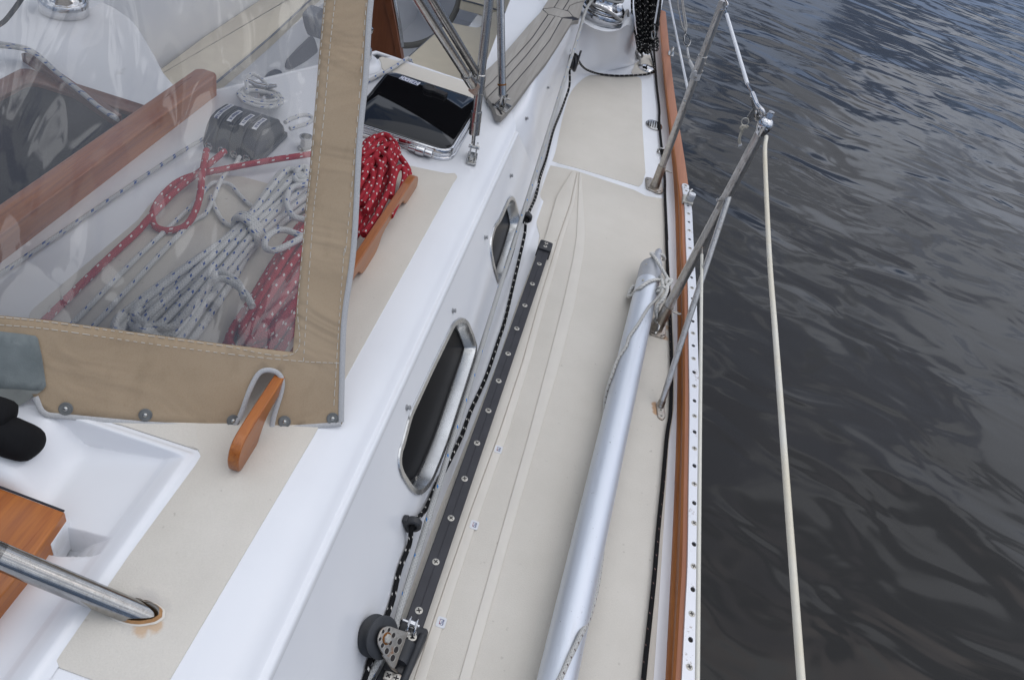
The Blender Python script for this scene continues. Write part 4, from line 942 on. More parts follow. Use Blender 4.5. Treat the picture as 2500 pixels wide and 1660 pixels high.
mb = MB().mat('rust'); mb.lathe([(.0098, 0), (.0092, .0014), (.0072, .0018)], ck(572, 952, .0017), sax, 20); mb.mat('screw_steel'); mb.lathe([(.0078, 0), (.0078, .003), (.0064, .0045), (.0001, .0048)], ck(572, 952, .0018), sax, 6); mb.build('hub_bolt', car)
mb = MB().mat('stainless'); mb.prism([a3(x, y, .05) for x, y in ((320, 1190), (420, 1260), (400, 1345), (370, 1330))], V(0, 0, .003)); mb.build('rear_cheek', car)
d = (a3(905, 1420, .048) - a3(790, 1690, .048)).normalized(); x = V(0, 0, 1).cross(d)
text_mesh('HARKEN', .0085, 'print_white', a3(862, 1528, .0492) - d * .006, d, x, car, bold=.0001)

# fairleads on the cabin side and the lines running through them
def ring(name, lab, c, axis, ro, ri, ln, mat='black_plastic', foot=None):
    root = thing(name, lab, 'fairlead', c - V(0, 0, ro))
    mb = MB().mat(mat); h = ln / 2
    mb.lathe([(ri, -h * .5), (ri + .003, -h), (ro - .002, -h), (ro, -h * .7), (ro, h * .7), (ro - .002, h), (ri + .003, h), (ri, h * .5), (ri, -h * .5)], c, axis, 24); mb.build('eye', root)
    if foot is not None: mb = MB().mat(mat); mb.box(*foot); mb.build('foot', root, bevel=.002)
    return root
F1 = sp(Z7(543, 572), .016); F2 = sp(Z5(1270, 82), .012)
lean = V(-.406, 0, .914)
ring('fairlead', 'black ring fairlead on the cabin side, beside the porthole nearer the pulley', F1, V(-.10, 1, .05), .0165, .0065, .015, foot=(F1 - SN * .010, .034, .015, .010, (lean, V(0, 1, 0), SN)))
ring('fairlead', 'black ring fairlead low on the cabin, beside the farther porthole', F2, V(-.05, 1, .06), .0165, .0065, .016, foot=(F2 - SN * .008, .034, .016, .010, (lean, V(0, 1, 0), SN)))
bq, bn = hit(A1(985, 800), .020)
lb = thing('lead_block', 'black lead block with sheave on white coaming wall, where the flecked cord turns', 'pulley', bq - V(0, 0, .03))
bx = V(1, .25, .15).normalized()
mb = MB().mat('black_plastic'); mb.lathe([(.030, -.004), (.033, -.003), (.033, .004), (.026, .009), (.026, .016), (.033, .021), (.033, .027), (.030, .029), (.0001, .029)], bq - bx * .02, bx, 26); mb.build('sheave', lb)
mb = MB().mat('black_plastic'); mb.prism(roundpoly([bq - bx * .036 + V(0, a, b) for a, b in ((-.034, -.052), (.026, -.052), (.030, .05), (-.028, .055))], .016), bx * .008, .002); mb.prism(roundpoly([bq + bx * .010 + V(0, a, b) for a, b in ((-.024, -.03), (.022, -.03), (.024, .048), (-.02, .05))], .012), bx * .008, .002); mb.build('cheek', lb)
mb = MB().mat('screw_steel'); mb.lathe([(.006, 0), (.006, .003), (.0001, .004)], bq + bx * .018, bx, 12); mb.build('pin', lb)

def rope(name, lab, pts, r, mat, n=8, seg=10, cat='rope', group=None, closed=False):
    mb = MB().mat(mat); mb.tube(smooth_path(pts, n, closed), r, seg, closed=closed); return one(mb, name, lab, cat, group)
fz = F1.z
pth = [*[V(hit(Z7(150, 1750), .006)[0].x, hit(Z7(150, 1750), .006)[0].y - q, hit(Z7(150, 1750), .006)[0].z) for q in (1.4, .9, .55, .3, .12)], hit(Z7(150, 1750), .006)[0], hit(Z7(215, 1568), .006)[0], hit(A3(245, 1360), .006)[0], hit(A3(330, 1100), .006)[0], hit(A3(430, 850), .006)[0], hit(A3(520, 630), .006)[0], hit(Z7(395, 1050), .006)[0], hit(Z7(440, 860), .006)[0], hit(Z7(495, 700), .008)[0], F1, hit(Z7(600, 475), .008)[0], hit(Z7(680, 310), .006)[0], hit(Z7(735, 215), .006)[0],
       hit(Z5(838, 1480), .006)[0], hit(Z5(905, 1320), .006)[0], hit(Z5(1000, 1110), .006)[0], hit(Z5(1085, 880), .006)[0], hit(Z5(1130, 740), .006)[0], hit(Z5(1172, 540), .006)[0], hit(Z5(1213, 330), .006)[0], hit(Z5(1242, 190), .007)[0], F2, hit(Z2(1312, 1260), .007)[0], hit(Z2(1345, 1130), .006)[0], hit(Z2(1382, 1020), .006)[0], hit(Z2(1428, 840), .006)[0], hit(Z2(1468, 730), .008)[0], hit(Z2(1495, 640), .012)[0], hit(Z2(1515, 540), .018)[0], bq + V(-.012, -.033, 0), bq + V(-.012, -.026, .024), bq + V(-.008, .0, .035), bq + V(.004, .028, .022),
       zp(A1(1112, 780), .145), zp(A1(1160, 850), .10), zp(A1(1220, 895), .055), zp(A1(1330, 937), .018), zp(A1(1450, 958), .009), zp(A1(1600, 970), .0085), zp(A1(1750, 967), .0085), zp(A1(1900, 960), .0085), zp(A1(2000, 948), .010), zp(A1(2055, 915), .010), zp(A1(2078, 870), .010), zp(A1(2058, 780), .012), zp(A1(2035, 690), .03), yp(A1(2028, 640), 3.62)]
rope('furling_line', 'long black cord with white flecks led through fairleads along the cabin foot', pth, .0046, 'rope_black')
jl = [zp(p, .0095) for p in (A1(2068, 560), A1(2078, 700), A1(2092, 870), A1(2112, 1120), A1(2142, 1400), Z2(2117, 800), C6(362, 330), C6(368, 600), C6(385, 1000), C6(396, 1250), Z5(2160, 150), Z5(2170, 420), Z5(2184, 700), Z5(2193, 950), Z5(2193, 1150), Z5(2187, 1330), Z7(2165, 10), Z7(2140, 300), Z7(2110, 600), Z7(2085, 900), Z7(2056, 1180), Z7(2032, 1400), Z7(2015, 1568), Z7(1985, 1850))] + [V(zp(Z7(1985, 1850)).x - .008 * q, zp(Z7(1985, 1850)).y - q, .0095) for q in (.12, .3, .55, .9, 1.4)]
rope('jackline', 'plain black safety cord lying along the white deck edge beside the toe rail', jl, .0048, 'rope_jack', 5, cat='cord')
# sheet: taut straight line from the car to the winch
s0, s1 = zp(Z7(480, 1060), .060), zp(A1(1238, 30), .325)
s_dir = (s1 - s0)
sh = [zp(A3(240, 1620), .050), a3(420, 1330, .052), a3(700, 780, .056), s0 + s_dir * .0] + [s0 + s_dir * q for q in (.15, .3, .5, .7, .85, .97)]
WC = V(-.055, 3.45, .25)
wrap = []
th0 = math.atan2(s1.y - WC.y, s1.x - WC.x)
for k in range(40):
    a = th0 - .25 - k * .30; wrap.append(V(WC.x + .069 * math.cos(a), WC.y + .069 * math.sin(a), .325 + .00105 * k))
tail = [V(-.13, 3.46, .372), yp(A1(1262, 20), 3.375), yp(A1(1420, 110), 3.35), yp(A1(1560, 195), 3.36), yp(A1(1650, 262), 3.40), yp(A1(1690, 210), 3.50)]
rope('sheet', 'pale grey braided sheet stretched tight from the pulley car to the chrome winch', sh + wrap, .0058, 'rope_sheet', 4, 12)
rope('sheet_tail', 'grey rope end crossing the front of the chrome winch and ending in a knot', tail + [yp(A1(1735, 140), 3.55), yp(A1(1742, 230), 3.58), yp(A1(1725, 330), 3.60), yp(A1(1742, 430), 3.62), yp(A1(1752, 540), 3.66), zp(A1(1775, 620), .075), zp(A1(1800, 680), .040), zp(A1(1785, 715), .022), zp(A1(1805, 690), .034), zp(A1(1850, 620), .062), zp(A1(1865, 640), .055), zp(A1(1820, 690), .030), zp(A1(1850, 740), .012), zp(A1(1885, 745), .016), zp(A1(1925, 715), .028), zp(A1(1895, 668), .050), zp(A1(1840, 665), .050), zp(A1(1860, 700), .030), zp(A1(1888, 740), .024), zp(A1(1895, 800), .012), zp(A1(1888, 838), .009)], .0062, 'rope_grey', 6, 12)
# winch
wi = thing('winch', 'big chrome sheet winch with rope wrapped round it, on white coaming island', 'winch', WC)
mb = MB().mat('chrome'); mb.lathe([(.092, 0), (.094, .003), (.094, .030), (.091, .034)], WC, UPZ, 48); mb.build('base', wi)
mb = MB().mat('hole_dark'); mb.lathe([(.089, .033), (.089, .040)], WC, UPZ, 48); mb.mat('chrome'); mb.lathe([(.092, .038), (.093, .041), (.090, .050), (.080, .060), (.068, .068), (.0635, .078), (.063, .12), (.068, .13), (.080, .138), (.080, .150), (.055, .156), (.0001, .158)], WC, UPZ, 48); mb.build('drum', wi)
mb = MB().mat('chrome'); q = yp(A1(1610, 105), 3.40); mb.lathe([(.016, -.012), (.018, -.006), (.018, .012), (.014, .016), (.0001, .017)], q, V(.5, -.8, .3), 18); mb.build('stripper_arm', wi)

# hanging coil of black flecked cord
mb = MB().mat('rope_black'); rnd = random.Random(3)
P = []
for k in range(30):
    q = k / 29; xa = 1775 + 330 * rnd.random(); xb = xa + rnd.uniform(20, 90); dep = 3.56 + .09 * rnd.random()
    yb = 590 + 110 * rnd.random() - abs(xa - 1950) * .25; xm = 1960 + (xa - 1930) * .48 + rnd.uniform(-25, 25)
    P = [yp(A1(xa + 30, -160), dep), yp(A1(xa + rnd.uniform(-14, 14), 40), dep), yp(A1(xa + (xm - xa) * .22, 270), dep), yp(A1(xa + (xm - xa) * .55, 440), dep), yp(A1(xm - 22, yb - 60), dep), yp(A1(xm, yb), dep - .012), yp(A1(xm + 26, yb - 60), dep - .01), yp(A1(xb + (xm + 26 - xb) * .5, 440), dep - .01), yp(A1(xb + (xm + 26 - xb) * .2, 270), dep - .01), yp(A1(xb + rnd.uniform(-14, 14), 40), dep - .01), yp(A1(xb, -160), dep - .01)]
    mb.tube(smooth_path(P, 6), .0045, 8, v0=rnd.random())
for k in range(5):                                                   # the turns that bind it
    z = -.012 * k; cc = yp(A1(1985 + 6 * k, 500 + 18 * k), 3.60); mb.tube([cc + V(.045 * math.cos(a), .07 * math.sin(a), .012 * math.sin(a + k)) for a in [i * math.pi / 9 for i in range(18)]], .0045, 8, closed=True)
one(mb, 'rope_coil', 'hanging coil of black cord with white flecks beside the toe rail', 'rope coil')
# slim white stay with its black elastic beside the coil
sy = thing('backstay_hook', 'thin white wire with black elastic loop and hook in front of the black coil', 'hook', yp(C5(830, 830), 3.53))
mb = MB().mat('white_vinyl'); mb.tube([yp(C5(950, -40), 3.53), yp(C5(860, 500), 3.53)], .0042, 8); mb.build('wire', sy)
mb = MB().mat('rubber'); mb.tube(smooth_path([yp(C5(985, -40), 3.53), yp(C5(960, 200), 3.53), yp(C5(930, 400), 3.53), yp(C5(945, 510), 3.53), yp(C5(930, 540), 3.53), yp(C5(850, 525), 3.53)], 5), .0042, 8); mb.build('elastic', sy)
mb = MB().mat('stainless'); mb.tube(smooth_path([yp(C5(p[0], p[1]), 3.53) for p in ((850, 540), (855, 640), (800, 690), (800, 790), (835, 840), (865, 740), (850, 640))], 5), .0028, 8); mb.build('hook', sy)

# ------------------------------------------------------------------ silver pole on the deck with its lashing
pa_, pb_ = zp(D(1496, 640), .048), zp(D(1284, 1568), .048); pd = (pb_ - pa_).normalized()
pole = thing('spinnaker_pole', 'long silver aluminium pole lying on the deck with grey cast end', 'pole', V(pa_.x, pa_.y, .012))
mb = MB().mat('anodised'); mb.tube([pa_, pa_ + pd * .4, pa_ + pd * .9, pb_ + pd * 1.1], .0335, 36); mb.build('tube', pole)
tipp = zp(D(1520, 577), .060); mid_ = zp(D(1509, 604), .056)
def oval(c, d, ra, rb, n=24):
    x, y, _ = frame_of(d); x = d.cross(UPZ).normalized(); y = x.cross(d); return [c + x * (ra * math.cos(2 * math.pi * k / n)) + y * (rb * math.sin(2 * math.pi * k / n)) for k in range(n)]
secs = [(pa_ + pd * .034, .0338, .0338), (pa_ - pd * .020, .0345, .0345), (pa_ - pd * .055, .0335, .034), (pa_.lerp(mid_, .78), .027, .029), (mid_, .019, .022), (mid_.lerp(tipp, .45), .0125, .016), (mid_.lerp(tipp, .85), .0105, .012), (tipp, .005, .007)]
mb = MB().mat('cast_alloy'); rg = [oval(c, -pd, a, b) for c, a, b in secs]; mb.add([p for r in rg for p in r], [[k * 24 + i, k * 24 + (i + 1) % 24, (k + 1) * 24 + (i + 1) % 24, (k + 1) * 24 + i] for k in range(len(rg) - 1) for i in range(24)] + [list(range(24))[::-1], list(range((len(rg) - 1) * 24, len(rg) * 24))])
ef = mb.build('end_fitting', pole, sharp=55)
for px, dz in ((A5(762, 362), .082), (A5(1030, 445), .070), (A5(712, 598), .082)):
    q = zp(px, dz); ax0 = pa_ + pd * ((q - pa_).dot(pd)); n = (q - ax0).normalized(); mb = MB().mat('screw_steel'); mb.lathe([(.0036, -.003), (.0036, .001), (.0024, .0024), (.0001, .003)], ax0 + n * .0338, n, 10); mb.build('rivet', ef)
def on_pole(px, r):
    """front surface point of the pole along a sight line"""
    d = ray(px).normalized(); w = EYE - pa_; dp = d - pd * d.dot(pd); wp = w - pd * w.dot(pd)
    A_, B_, C_ = dp.dot(dp), 2 * dp.dot(wp), wp.dot(wp) - r * r; disc = B_ * B_ - 4 * A_ * C_
    t_ = (-B_ - math.sqrt(max(0, disc))) / (2 * A_); return EYE + d * t_
RL = .0335 + .0042
knot = zp(A5(1110, 640), .085)
lash = thing('lashing', 'white twisted cord tying the end of the silver pole to the near stanchion', 'rope', zp(A5(950, 1250), .01))
def lpt(x, y, r=RL): return on_pole(A5(x, y), r)
mb = MB().mat('rope_laid')
mb.tube(smooth_path([zp(A5(1075, 655), .07), lpt(950, 622), lpt(850, 635), lpt(760, 680), lpt(680, 740), zp(A5(600, 810), .055), zp(A5(530, 870), .035), zp(A5(505, 860), .020), zp(A5(540, 780), .018), zp(A5(600, 720), .020), zp(A5(680, 690), .010)], 6), .0050, 10)
mb.tube(smooth_path([zp(A5(600, 700), .040), zp(A5(540, 770), .030), zp(A5(510, 850), .020)], 5), .0050, 10)
e0 = zp(A5(840, 240), .078)
mb.tube(smooth_path([zp(A5(1110, 640), .085), zp(A5(1060, 560), .088), zp(A5(1000, 460), .090), zp(A5(930, 350), .090), zp(A5(880, 275), .088), e0, zp(A5(862, 232), .07), zp(A5(920, 260), .066), zp(A5(1000, 265), .062), zp(A5(1035, 300), .050), zp(A5(1020, 335), .040)], 6), .0048, 10)
mb.tube(smooth_path([zp(A5(925, 262), .070), zp(A5(985, 250), .068), zp(A5(1030, 280), .058), zp(A5(1040, 320), .04)], 5), .0048, 10)
mb.build('cord', lash)
mb = MB().mat('rope_laid')
kx = lambda x, y, z: zp(A5(x, y), z)
mb.tube(smooth_path([kx(975, 575, .066), kx(995, 590, .074), kx(1010, 680, .082), kx(1020, 740, .080), kx(985, 770, .078), kx(935, 800, .072), kx(945, 830, .060), kx(935, 760, .070), kx(990, 735, .084), kx(1060, 740, .086), kx(1090, 700, .085), kx(1130, 660, .084), kx(1140, 625, .083), kx(1090, 615, .086), kx(1060, 640, .084), kx(1070, 690, .080), kx(1120, 690, .078), kx(1140, 640, .075)], 6), .0052, 10)
mb.tube(smooth_path([kx(1085, 735, .086), kx(1060, 830, .090), kx(1000, 930, .085), kx(945, 990, .078), kx(918, 1060, .068), kx(920, 1130, .055), kx(940, 1200, .040), kx(955, 1240, .032)], 6), .0052, 10)
mb.tube(smooth_path([kx(1000, 900, .07), kx(955, 985, .066), kx(935, 1060, .058), kx(945, 1150, .045)], 6), .0048, 10)
mb.tube(smooth_path([kx(905, 1190, .034), kx(960, 1175, .042), kx(1010, 1210, .042), kx(1000, 1260, .034), kx(940, 1250, .034), kx(905, 1215, .032), kx(950, 1200, .040), kx(1015, 1240, .038), kx(1030, 1290, .020), kx(980, 1275, .030), kx(920, 1230, .03)], 6), .0048, 10)
mb.build('knot', lash)
mb = MB().mat('stainless'); mb.tube(smooth_path([kx(945, 1250, .034), kx(950, 1300, .026), kx(930, 1370, .014), kx(900, 1420, .008)], 5), .0050, 10); mb.tube(smooth_path([kx(955, 1250, .034), kx(962, 1300, .028), kx(945, 1360, .02), kx(915, 1400, .010)], 5), .0036, 10); mb.build('hook', lash)
# control line lying over the pole
PL_ = [kx(1010, 760, .088), kx(985, 830, .086), lpt(900, 935), lpt(820, 1010), lpt(740, 1130), lpt(640, 1290), lpt(520, 1460)]
PL_ += [on_pole(Z5(1905, 900), RL), on_pole(Z5(1850, 985), RL), on_pole(Z5(1815, 1080), RL + .0005), zp(Z5(1792, 1150), .046), zp(Z5(1770, 1250), .026), zp(Z5(1762, 1400), .010), zp(Z7(1775, 30), .006)]
rope('pole_line', 'thin white line with dark flecks hanging from the lashing over the silver pole', PL_, .0044, 'rope_pole', 5, cat='rope')
q = [zp(Z7(1752, 690), .030), zp(Z7(1748, 760), .040), zp(Z7(1732, 880), .046), zp(Z7(1710, 1000), .050), zp(Z7(1680, 1120), .054), zp(Z7(1650, 1210), .060)] + [on_pole(Z7(*p), RL + .001) for p in ((1618, 1270), (1580, 1350), (1540, 1430), (1500, 1520), (1450, 1620), (1390, 1740))]
rope('pole_tail', 'pale flecked line crossing over the lower end of the silver pole', q, .0052, 'rope_pole', 5, cat='rope')

# ================================================================== CABIN TOP AND COCKPIT
# teak handrail
HX = -.334
hp = [(.686, 0), (.680, .030), (.688, .050), (.704, .059), (.74, .062), (1.0, .060), (1.30, .058), (1.52, .052), (1.570, .046), (1.600, .030), (1.606, 0), (1.525, 0), (1.505, .006), (1.488, .026), (1.47, .031), (1.36, .032), (1.335, .026), (1.315, .006), (1.300, 0), (1.232, 0), (1.215, .006), (1.198, .026), (1.18, .031), (.82, .036), (.785, .033), (.765, .022), (.752, .006), (.745, 0)]
mb = MB().mat('teak_varnish'); mb.prism([V(HX - .0085, p.x, tz(HX) + .002 + p.y) for p in roundpoly([V(a, b, 0) for a, b in hp], .010, 3)], V(.017, 0, 0))
hr = one(mb, 'handrail', 'varnished teak handrail with scalloped feet, passing through the slot in the canvas', 'handrail', bevel=.005)

# deck hatch with smoked lid
HZ = .341
FR, NR, FL, NL = [zp(A4(x, y), HZ) for x, y in ((1708, 496), (1309, 1176), (507, 101), (-24, 749))]
ha = thing('deck_hatch', 'smoked black deck hatch in a polished steel frame behind the red rope coil', 'hatch', (FR + NL) / 2 - V(0, 0, .03))
HP = ccw(roundpoly([NL, NR, FR, FL], .048, 7), UPZ); base = lambda P, z: [V(p.x, p.y, z) for p in P]
mb = MB().mat('chrome'); mb.prism(base(inset(HP, UPZ, -.006), .311), V(0, 0, .010), .003); mb.prism(base(inset(HP, UPZ, -.001), .318), V(0, 0, .010), .002)
m = len(HP); r0 = base(HP, .325); r1 = base(HP, HZ - .004); r2 = base(inset(HP, UPZ, .0018), HZ - .0008); r3 = base(inset(HP, UPZ, .004), HZ); r4 = base(inset(HP, UPZ, .0065), HZ - .0002); r5 = base(inset(HP, UPZ, .0075), HZ - .003)
mb.add([p for r in (r0, r1, r2, r3, r4, r5) for p in r], [[k * m + i, k * m + (i + 1) % m, (k + 1) * m + (i + 1) % m, (k + 1) * m + i] for k in range(5) for i in range(m)]); mb.build('frame', ha, sharp=45)
mb = MB().mat('acrylic_dark'); mb.prism(base(inset(HP, UPZ, .0075), HZ - .010), V(0, 0, .0098), .002); lid = mb.build('lid', ha)
hx = (NR - NL).normalized(); hy = UPZ.cross(hx)
for q0, q1 in ((.30, .50), (.62, .84)):
    mb = MB().mat('chrome')
    for a, b, rr in ((q0, q0 + (q1 - q0) * .30, .0085), (q0 + (q1 - q0) * .31, q0 + (q1 - q0) * .68, .0125), (q0 + (q1 - q0) * .69, q1, .0085)):
        A_, B_ = NL.lerp(NR, a) - hy * .010 - V(0, 0, .013), NL.lerp(NR, b) - hy * .010 - V(0, 0, .013); mb.tube([A_, A_.lerp(B_, .03), B_.lerp(A_, .03), B_], [rr * .9, rr, rr, rr * .9], 14)
    mb.box(NL.lerp(NR, (q0 + q1) / 2) + hy * .002 - V(0, 0, .0085), (NR - NL).length * (q1 - q0) * .96, .016, .008, (hx, hy, UPZ)); mb.build('hinge', ha, bevel=.001)
hc = zp(C2(1320, 620), HZ + .009); he = zp(C2(1930, 880), HZ + .008); d = (he - hc).normalized(); w = UPZ.cross(d)
mb = MB().mat('rubber'); mb.lathe([(.0195, -.010), (.0195, -.002), (.017, 0), (.012, .0005), (.0105, -.0012), (.0001, -.0012)], hc, UPZ, 28)
L = (he - hc).length; mb.prism(roundpoly([hc + d * a + w * b - V(0, 0, .011) for a, b in ((.012, -.012), (L, -.012), (L, .012), (.012, .012))], .005), V(0, 0, .010), .002); hd = mb.build('handle', ha)
for k in range(3):
    q = hc + d * (L * .50 + k * .0115) - V(0, 0, .0012); mb = MB().mat('hole_dark'); mb.prism(roundpoly([q + d * a + w * b for a, b in ((-.004, -.008), (.004, -.008), (.004, .008), (-.004, .008))], .002, 2), V(0, 0, .0008)); mb.build('slot', hd)
qd = [zp(C2(*p), HZ) for p in ((215, 355), (318, 215), (983, 460), (880, 612))]
c = sum(qd, V(0, 0, 0)) / 4; sx_ = ((qd[2] - qd[1]) + (qd[3] - qd[0])).normalized(); sy_ = UPZ.cross(sx_); lw = (qd[2] - qd[1]).length; lh = .024
mb = MB().mat('print_white'); mb.box(c + V(0, 0, .0001), lw, lh, .0006, (sx_, sy_, UPZ)); mb.mat('print_blue'); mb.box(c + V(0, 0, .0003), lw - .003, lh - .003, .0006, (sx_, sy_, UPZ)); mb.build('maker_plate', ha)
text_mesh('BOMAR', .0165, 'print_white', c + sy_ * -.0052 + V(0, 0, .0009), -sx_, -sy_, ha, bold=.0006, mirror=True)
text_mesh('BOMAR', .0165, 'print_white', c + sy_ * .0052 + V(0, 0, .0009), -sx_, -sy_, ha, bold=.0006)

# ------------------------------------------------------------------ dodger: tan canvas with a clear window on a steel frame
HA, HB = tp(D(130, 965), .004), tp(D(790, 980), .004)
du = (HB - HA).normalized(); hh = UPZ.cross(du).normalized()
SL = R(52); dw = (hh * math.cos(SL) + UPZ * math.sin(SL)); dw = (dw - du * dw.dot(du)).normalized(); dn = du.cross(dw)
if dn.dot(EYE - HA) < 0: dn = -dn
from mathutils import noise as mnoise
def wav(p, k=1.):
    q = p - HA; u, w = q.dot(du), q.dot(dw)
    return k * (.0035 * mnoise.noise(V(u * 7, w * 3.2, 1.)) + .0012 * mnoise.noise(V(u * 22, w * 9, 4.)))
def dk(px, off=0., k=1.): p = pl(px, HA, dn); return p + dn * (off + wav(p, k))
dod = thing('dodger', 'tan canvas spray hood with clear vinyl window and grey edging', 'spray hood', HA.lerp(HB, .5))
WB = [(-1100, 600), (-160, 754), Z4(0, 708), Z4(330, 740), Z4(900, 820), Z4(1400, 886), Z4(1869, 941)]
WR = [Z4(1895, 620), Z4(1952, 0), Z1(1975, 1100), Z1(2040, 300), Z1(2068, 0), (801, -120)]
OR = [(940, -120), Z2(292, 0), Z2(258, 500), Z2(218, 900), Z2(183, 1568), Z4(2215, 700), Z4(2200, 1000), Z4(2190, 1380), Z4(2180, 1402)]
HEM = [Z4(1900, 1428), Z4(1750, 1446), Z4(1724, 1425), Z4(1742, 1330), Z4(1783, 1200), Z4(1794, 1125), Z4(1765, 1078), Z4(1705, 1062), Z4(1655, 1085), Z4(1602, 1180), Z4(1540, 1345), Z4(1490, 1432), Z4(1300, 1425), Z4(900, 1402), Z4(430, 1360), Z4(275, 1333), Z4(215, 1222)]
def cloth(name, pts, mat, parent, off=0., cuts=3, thick=.0018):
    bm = bmesh.new(); vv = [bm.verts.new(pl(p, HA, dn)) for p in pts]; ee = [bm.edges.new((vv[i], vv[(i + 1) % len(vv)])) for i in range(len(vv))]
    bmesh.ops.triangle_fill(bm, edges=ee, use_beauty=True, normal=dn)
    for _ in range(cuts):
        lng = [e for e in bm.edges if e.calc_length() > .022]
        if lng: bmesh.ops.subdivide_edges(bm, edges=lng, cuts=1); bmesh.ops.triangulate(bm, faces=bm.faces[:])
    mb = MB().mat(mat); bm.verts.index_update()
    mb.add([v.co + dn * (off + wav(v.co)) for v in bm.verts], [[v.index for v in (f.verts if f.normal.dot(dn) > 0 else reversed(f.verts))] for f in bm.faces]); bm.free()
    o = mb.build(name, parent, sharp=60); sm = o.modifiers.new('thickness', 'SOLIDIFY'); sm.thickness = thick; sm.offset = -1; return o
cloth('canvas_panel', WB + WR + OR + HEM + [Z4(120, 1100), (-160, 900), (-1100, 760)], 'canvas', dod, 0., 5)
TL, TR, BL, BR = pl((-1000, -190), HA, dn), pl((880, -170), HA, dn), pl((-1000, 660), HA, dn), pl(Z4(1960, 985), HA, dn)
def wgrid(u, v):
    p = (BL * (1 - u) + BR * u) * (1 - v) + (TL * (1 - u) + TR * u) * v; q = p - HA; a, b = q.dot(du), q.dot(dw)
    edge = min(1., min(u, 1 - u) * 8, v * 8)
    return p + dn * (-.0035 + wav(p, .6) + edge * (.0045 * mnoise.noise(V(a * 9, b * 2.6, 7.)) + .0018 * mnoise.noise(V(a * 24, b * 6, 2.))))
mb = MB().mat('clear_vinyl'); mb.grid(wgrid, 150, 90); mb.build('window', dod, sharp=180)
def ribbon(name, pxs, wdt, mat, off, thick=.0022, n=5):
    P = smooth_path([dk(p, off) for p in pxs], n); mb = MB().mat(mat); mb.tube(P, [(wdt, thick)] * len(P), 10, flat=dn); return mb.build(name, dod, sharp=60)
ribbon('edge_binding', [(p[0] - 6, p[1]) for p in OR[:-2]] + [Z4(2176, 1385)], .0046, 'binding', .0005)
ribbon('edge_binding', [Z4(2176, 1398), Z4(2000, 1412), Z4(1900, 1420), Z4(1752, 1437), Z4(1735, 1420), Z4(1752, 1330), Z4(1792, 1200), Z4(1800, 1120), Z4(1768, 1070), Z4(1705, 1054), Z4(1648, 1080), Z4(1594, 1180), Z4(1535, 1340), Z4(1486, 1424)], .0040, 'binding', .0008)
ribbon('edge_binding', [Z4(1488, 1425), Z4(1300, 1418), Z4(900, 1395), Z4(430, 1352), Z4(283, 1328), Z4(226, 1224)], .0042, 'binding', .0005)
def stitches(pxs, name='stitching'):
    P = smooth_path([dk(p, .0009) for p in pxs], 24); mb = MB().mat('stitch'); acc = 0; cur = []; on = True
    for a, b in zip(P, P[1:]):
        L = (b - a).length; acc += L; cur.append(a)
        if acc > (.0052 if on else .0022):
            if on and len(cur) >= 1: mb.tube([cur[0], b], .00055, 5)
            cur = []; acc = 0; on = not on
    return stuff(mb.build(name, dod))
stitches([Z4(0, 765), Z4(330, 795), Z4(900, 878), Z4(1500, 956), Z4(1932, 999), Z4(2182, 1010)])
stitches([Z4(0, 716), Z4(330, 749), Z4(900, 829), Z4(1400, 895), Z4(1872, 949), Z4(1900, 620), Z4(1958, 0), Z1(1982, 1100), Z1(2048, 300), Z1(2078, -30)])
stitches([Z4(1936, 999), Z4(1975, 400), Z4(2005, 0), Z1(2030, 1100), Z1(2070, 700), Z1(2105, 300), Z1(2140, -20)])
stitches([Z4(2130, 1280), Z4(2160, 800), Z4(2195, 300), Z2(118, 1568), Z2(182, 850), Z2(247, 0), Z2(252, -80)])
for px in ((420, 1300), (928, 1340), (1488, 1378), (1815, 1383), (2122, 1363)):
    o = dk(Z4(*px), .0006); mb = MB().mat('snap_rim'); mb.lathe([(.0098, 0), (.0096, .0018), (.0085, .0022), (.0078, .0014), (.0034, .0016)], o, dn, 22); mb.mat('snap_button'); mb.lathe([(.0034, .001), (.0032, .0030), (.0018, .0042), (.0001, .0045)], o, dn, 14); mb.build('snap_fastener', dod)
cloth('chafe_patch', [C7(-120, 20), C7(0, 42), C7(250, 70), C7(428, 96), C7(458, 132), C7(505, 340), C7(545, 610), C7(556, 690), C7(520, 742), C7(430, 756), C7(250, 735), C7(0, 725), C7(-120, 722)], 'suede', dod, .004, 4, .003)
mb = MB().mat('suede_back'); fp = [(-120, 722, .003), (0, 725, .003), (250, 732, .003), (430, 752, .003), (510, 748, .003), (420, 812, -.004), (300, 890, -.012), (180, 962, -.018), (0, 932, -.018), (-120, 920, -.018)]
mb.prism([pl(C7(x, y), HA, dn) + dn * o for x, y, o in fp], dn * .002); mb.build('patch_flap', dod)
# roof of the hood, over the cabin top and clear of the picture's upper edge
rt_ = lambda q: V(0, 0, 0)
ra, rb_ = HA.lerp(HB, 1.0) + dw * .92 + V(-.10, 0, 0), HA.lerp(HB, -2.6) + dw * .92
mb = MB().mat('canvas'); mb.grid(lambda u, v: (ra * (1 - u) + rb_ * u) + V(0, 1.0 * v, .10 * math.sin(v * 2.2) + .10 * math.sin(u * math.pi)), 12, 8)
o = mb.build('hood_roof', dod); sm = o.modifiers.new('thickness', 'SOLIDIFY'); sm.thickness = .002
